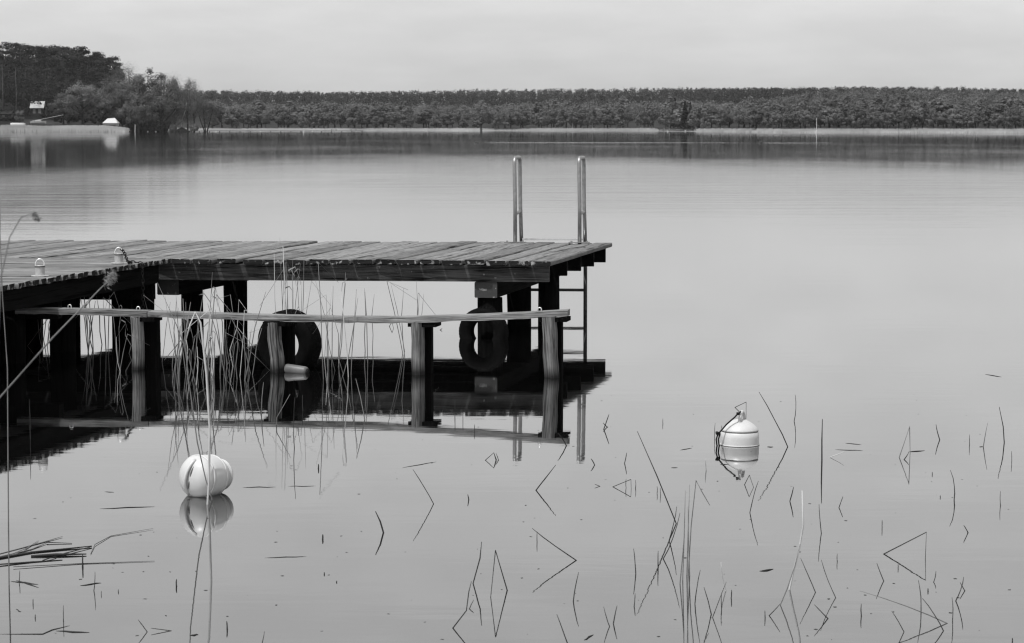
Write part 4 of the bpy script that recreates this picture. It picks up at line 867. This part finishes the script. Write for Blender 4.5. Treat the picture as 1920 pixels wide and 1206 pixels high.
for px in np.arange(225, 318, 7):
    P = LP(px, 905 + RT.uniform(-15, 15)); spots.append((P, RT.uniform(7, 12), 'round'))
for px in np.arange(-130, 312, 8):
    for D in (856, 872, 890):
        if 40 < px < 110 and D < 880: continue
        spots.append((LP(px + RT.uniform(-4, 4), D + RT.uniform(-5, 5)), RT.uniform(2.2, 4.2), 'round'))  # low shrubs added to darken the tree-shaded ground
LEFT_SPOTS = spots
# --- far shore: front row of trees one by one
G1 = 'trees of the front row on the far shore'
kinds = ['round', 'tall', 'round', 'tall', 'bare']
for row, (dd, n0) in enumerate(((12, 34), (34, 36), (60, 38))):
    for q in range(n0):
        px = 396 + (1430 - 396) * (q + RT.uniform(.1, .9)) / n0; D = shore_d(px) + dd + RT.uniform(-6, 8)
        yt = interp(px, [396, 520, 700, 900, 960, 1030, 1100, 1150, 1190, 1260, 1320, 1430], [190, 189, 190, 192, 196, 194, 188, 190, 188, 182, 190, 190]) + RT.uniform(-5, 13) + (2 - row) * 7
        kd = RT.choice(kinds); birch = row == 0 and 1030 < px < 1400 and RT.random() < .5
        if 1200 < px < 1400 and RT.random() < .16: kd = 'spruce'
        fol = 'pine' if kd == 'spruce' else RT.choice(['leaf', 'far_leaf', 'far_leaf']); 
        lab = {'round': 'grey round crowned tree in the front row of the far wood', 'tall': 'grey slender tree in the front row of the far wood', 'bare': 'pale thin leaved tree in the front row of the far wood', 'spruce': 'dark pointed spruce in the front row of the far wood'}[kd]
        zone = 'behind the landing stage' if px < 700 else 'left of the first handrail' if px < 960 else 'around the handrails' if px < 1150 else 'around the two dark spruces'
        lab = lab.replace('in the front row of the far wood', 'of the far front row, ' + zone)
        if birch: lab = 'white stemmed birch in the front row of the far wood'; kd = 'tall'; fol = 'leaf'
        plant(LP(px, D), kd, RT.randint(0, 3), top_h(px, D, yt) , lab, G1, fol if kd != 'bare' else 'leaf', 'bark_pale' if birch else 'bark', 3200, .36, wide=RT.uniform(1.0, 1.7))
for px, yt, lab in ((1283, 191, 'taller of the two dark pointed spruces on the far shore'), (1293, 193, 'slightly shorter dark spruce beside the tallest far spruce')):
    D = shore_d(px) + 8; plant(LP(px, D), 'spruce', 9, top_h(px, D, yt), lab, None, 'pine', 'bark', 2000, .45, wide=.9)
G2 = 'trees of the front rows on the right shore'
for row, (dd, n0, dy) in enumerate(((10, 30, 0), (34, 30, -9), (62, 28, -18))):
    for q in range(n0):
        px = 1405 + (1990 - 1405) * (q + RT.uniform(.1, .9)) / n0; D = shore_d(px) + dd + RT.uniform(-6, 8); yt = 205 + dy + RT.uniform(-8, 8)
        kd = RT.choice(['round', 'tall', 'round'])
        plant(LP(px, D), kd, RT.randint(0, 3), top_h(px, D, yt), ('grey round crowned tree at the foot of the right wood' if kd == 'round' else 'grey slender tree at the foot of the right wood') + (' left of the white pole' if px < 1531 else ' right of the white pole' if px < 1720 else ' at the right edge'), G2, RT.choice(['far_leaf', 'far_leaf', 'leaf']), 'bark', 3200, .36, wide=RT.uniform(1.0, 1.35))
# --- the wooded hills behind: one mass
def far_wood(name, label, spots, kinds_, mat, nq, leaf):
    parts = []; R = np.random.default_rng(3)
    for (P, h, kd) in spots:
        if kd == 'pine':
            k = 20; t = R.uniform(.12, 1., k); a = R.uniform(0, 6.28, k); r = h * .19 * np.sqrt(1.2 - t) * R.uniform(.2, 1, k); cs = np.stack([r * np.cos(a), r * np.sin(a), t * h], 1); sp_ = np.full(k, h * .045); fl_ = .8
        else:
            k = 12; cs = blob(k, np.array([0, 0, h * .6]), (h * (wd_ := R.uniform(.28, .44)), h * wd_, h * .36), R, .3); sp_ = np.full(k, h * R.uniform(.06, .1)); fl_ = .9
        parts.append(leaf_quads(cs, sp_, nq, leaf, fl_, R) + np.array([P.x, P.y, P.z]))
    o = put(name, npmesh(name, np.concatenate(parts), 4), M[mat]); tag(o, label, 'wood', None, 'stuff')
far_wood('left_underwood', 'dark growth filling the left pine wood, with shrubs added to darken its ground', LEFT_SPOTS, None, 'pine', 420, .5)
spots = []
for D in np.arange(1330, 1790, 36):
    for px in np.arange(330, 1960, 4.0 / D * FPX):
        q = px + RT.uniform(-9, 9); d = D + RT.uniform(-16, 16); P = LP(q, d)
        yt = interp(q, [330, 420, 620, 900, 1200, 1500, 1600, 1750, 1960], [169, 171, 174, 170, 166.5, 166, 164, 166, 170])
        hmax = 2 + (HORIZON - yt) / FPX * d - P.z; h = min(17.5, hmax) * RT.uniform(.9, 1.02)
        if h > 6: spots.append((P, h, 'pine'))
far_wood('hill_pine_wood', 'dark pine wood covering the low hills along the far horizon', spots, None, 'far_pine', 190, .62)
spots = []
for D in np.arange(845, 1240, 17):
    for px in np.arange(1385, 2010, 6.4 / D * FPX):
        q = px + RT.uniform(-12, 12); d = D + RT.uniform(-8, 8); P = LP(q, d); yt = interp(q, [1385, 1440, 1520, 1600, 1750, 2010], [194, 184, 172, 166, 165, 170])
        hmax = 2 + (HORIZON - yt) / FPX * d - P.z; h = min(15, hmax) * RT.uniform(.62, 1.03)
        if h > 5: spots.append((P, h, 'round' if RT.random() < .75 else 'pine'))
far_wood('right_hill_wood', 'grey mixed wood climbing the slope on the right shore', spots, None, 'far_leaf', 430, .48)
spots = []
for D in (1125, 1160, 1200, 1245, 1290):
    for px in np.arange(390, 1440, 6.0 / D * FPX):
        q = px + RT.uniform(-10, 10); d = D + RT.uniform(-12, 12); P = LP(q, d); yt = interp(q, [390, 700, 900, 1100, 1250, 1440], [189, 188, 192, 188, 184, 187])
        h = (2 + (HORIZON - yt) / FPX * d - P.z) * RT.uniform(.75, 1.02)
        if h > 5: spots.append((P, h, 'round'))
far_wood('far_leafy_wood', 'grey leafy wood behind the front row on the far shore', spots, None, 'far_leaf', 430, .48)
# --- reed belts along the shores
def belt(name, label, px0, px1, depth, hmin, hmax, dens, off=-3, fade=None):
    L = (px1 - px0) / FPX * 850; n_ = int(L * depth * dens); R = np.random.default_rng(9); V = np.empty((n_ * 3, 3)); pxs = R.uniform(px0, px1, n_); tt = R.uniform(0, 1, n_)
    for i in range(n_):
        px = pxs[i]; d = shore_d(px) + off + tt[i] * depth; x = (px - 960) / FPX * d; hh = R.uniform(hmin, hmax) * (.9 + .1 * math.sin(px * .05) * math.sin(px * .013 + 1)); w_ = R.uniform(.07, .16); z0 = max(-.1, land_h(px, d) - .2) if d > shore_d(px) else -.1
        if fade: hh *= interp(px, *fade)
        V[i*3] = (x - w_, d, z0); V[i*3+1] = (x + w_, d + R.uniform(-.1, .1), z0); V[i*3+2] = (x + R.normal(0, .12), d + R.normal(0, .12), z0 + hh)
    o = put(name, npmesh(name, V, 3), M['belt']); tag(o, label, 'reeds', None, 'stuff')
belt('reed_belt', 'pale reed belt along the left shore below the pines', -120, 252, 16, 1.4, 2.0, 16, fade=([200, 252], [1, .35]))
belt('reed_belt', 'thin pale reed belt behind the far landing stage', 275, 900, 10, .6, 1.05, 13)
belt('reed_belt', 'pale reed belt along the far and right shore', 905, 2000, 10, .6, 1.05, 13, fade=([905, 930, 960, 985, 1225, 1235, 1300, 1310], [1, .4, .5, 1, 1, .35, .35, 1]))



# ------------------------------------------------------------------ specks of plant litter drifting on the near water
R_ = np.random.default_rng(21); V = []
for _ in range(170):
    x = R_.uniform(0, 1920); y = 700 + 500 * R_.random() ** .8; P = on_z(x, y, .0006); r = R_.uniform(.003, .011); a = R_.uniform(0, 6.28); q = R_.uniform(.25, 1)
    ca, sa = math.cos(a), math.sin(a)
    for (u_, w_) in ((-1, -.3), (.2, -1), (1, .2), (-.2, 1)): V.append((P.x + r * (u_ * ca - w_ * q * sa), P.y + r * (u_ * sa + w_ * q * ca), .0006 + R_.uniform(0, .0008)))
tag(put('floating_litter', npmesh('floating_litter', np.array(V), 4), M['reed_dark']), 'tiny specks of plant litter scattered on the near water', 'litter', None, 'stuff')

# ------------------------------------------------------------------ thin haze in the air over the lake
HZ = MB().box((-1500, -45, -2.5), (1500, 1900, 46)).mesh('haze')
hm = bpy.data.materials.new('haze_air'); hm.use_nodes = True; hm.node_tree.nodes.clear()
pv_ = hm.node_tree.nodes.new('ShaderNodeVolumePrincipled'); pv_.inputs['Color'].default_value = g(.92); pv_.inputs['Density'].default_value = .000034
oo = hm.node_tree.nodes.new('ShaderNodeOutputMaterial'); hm.node_tree.links.new(pv_.outputs[0], oo.inputs['Volume'])
tag(put('haze', HZ, hm), 'thin pale haze in the air over the lake', 'haze', None, 'stuff')
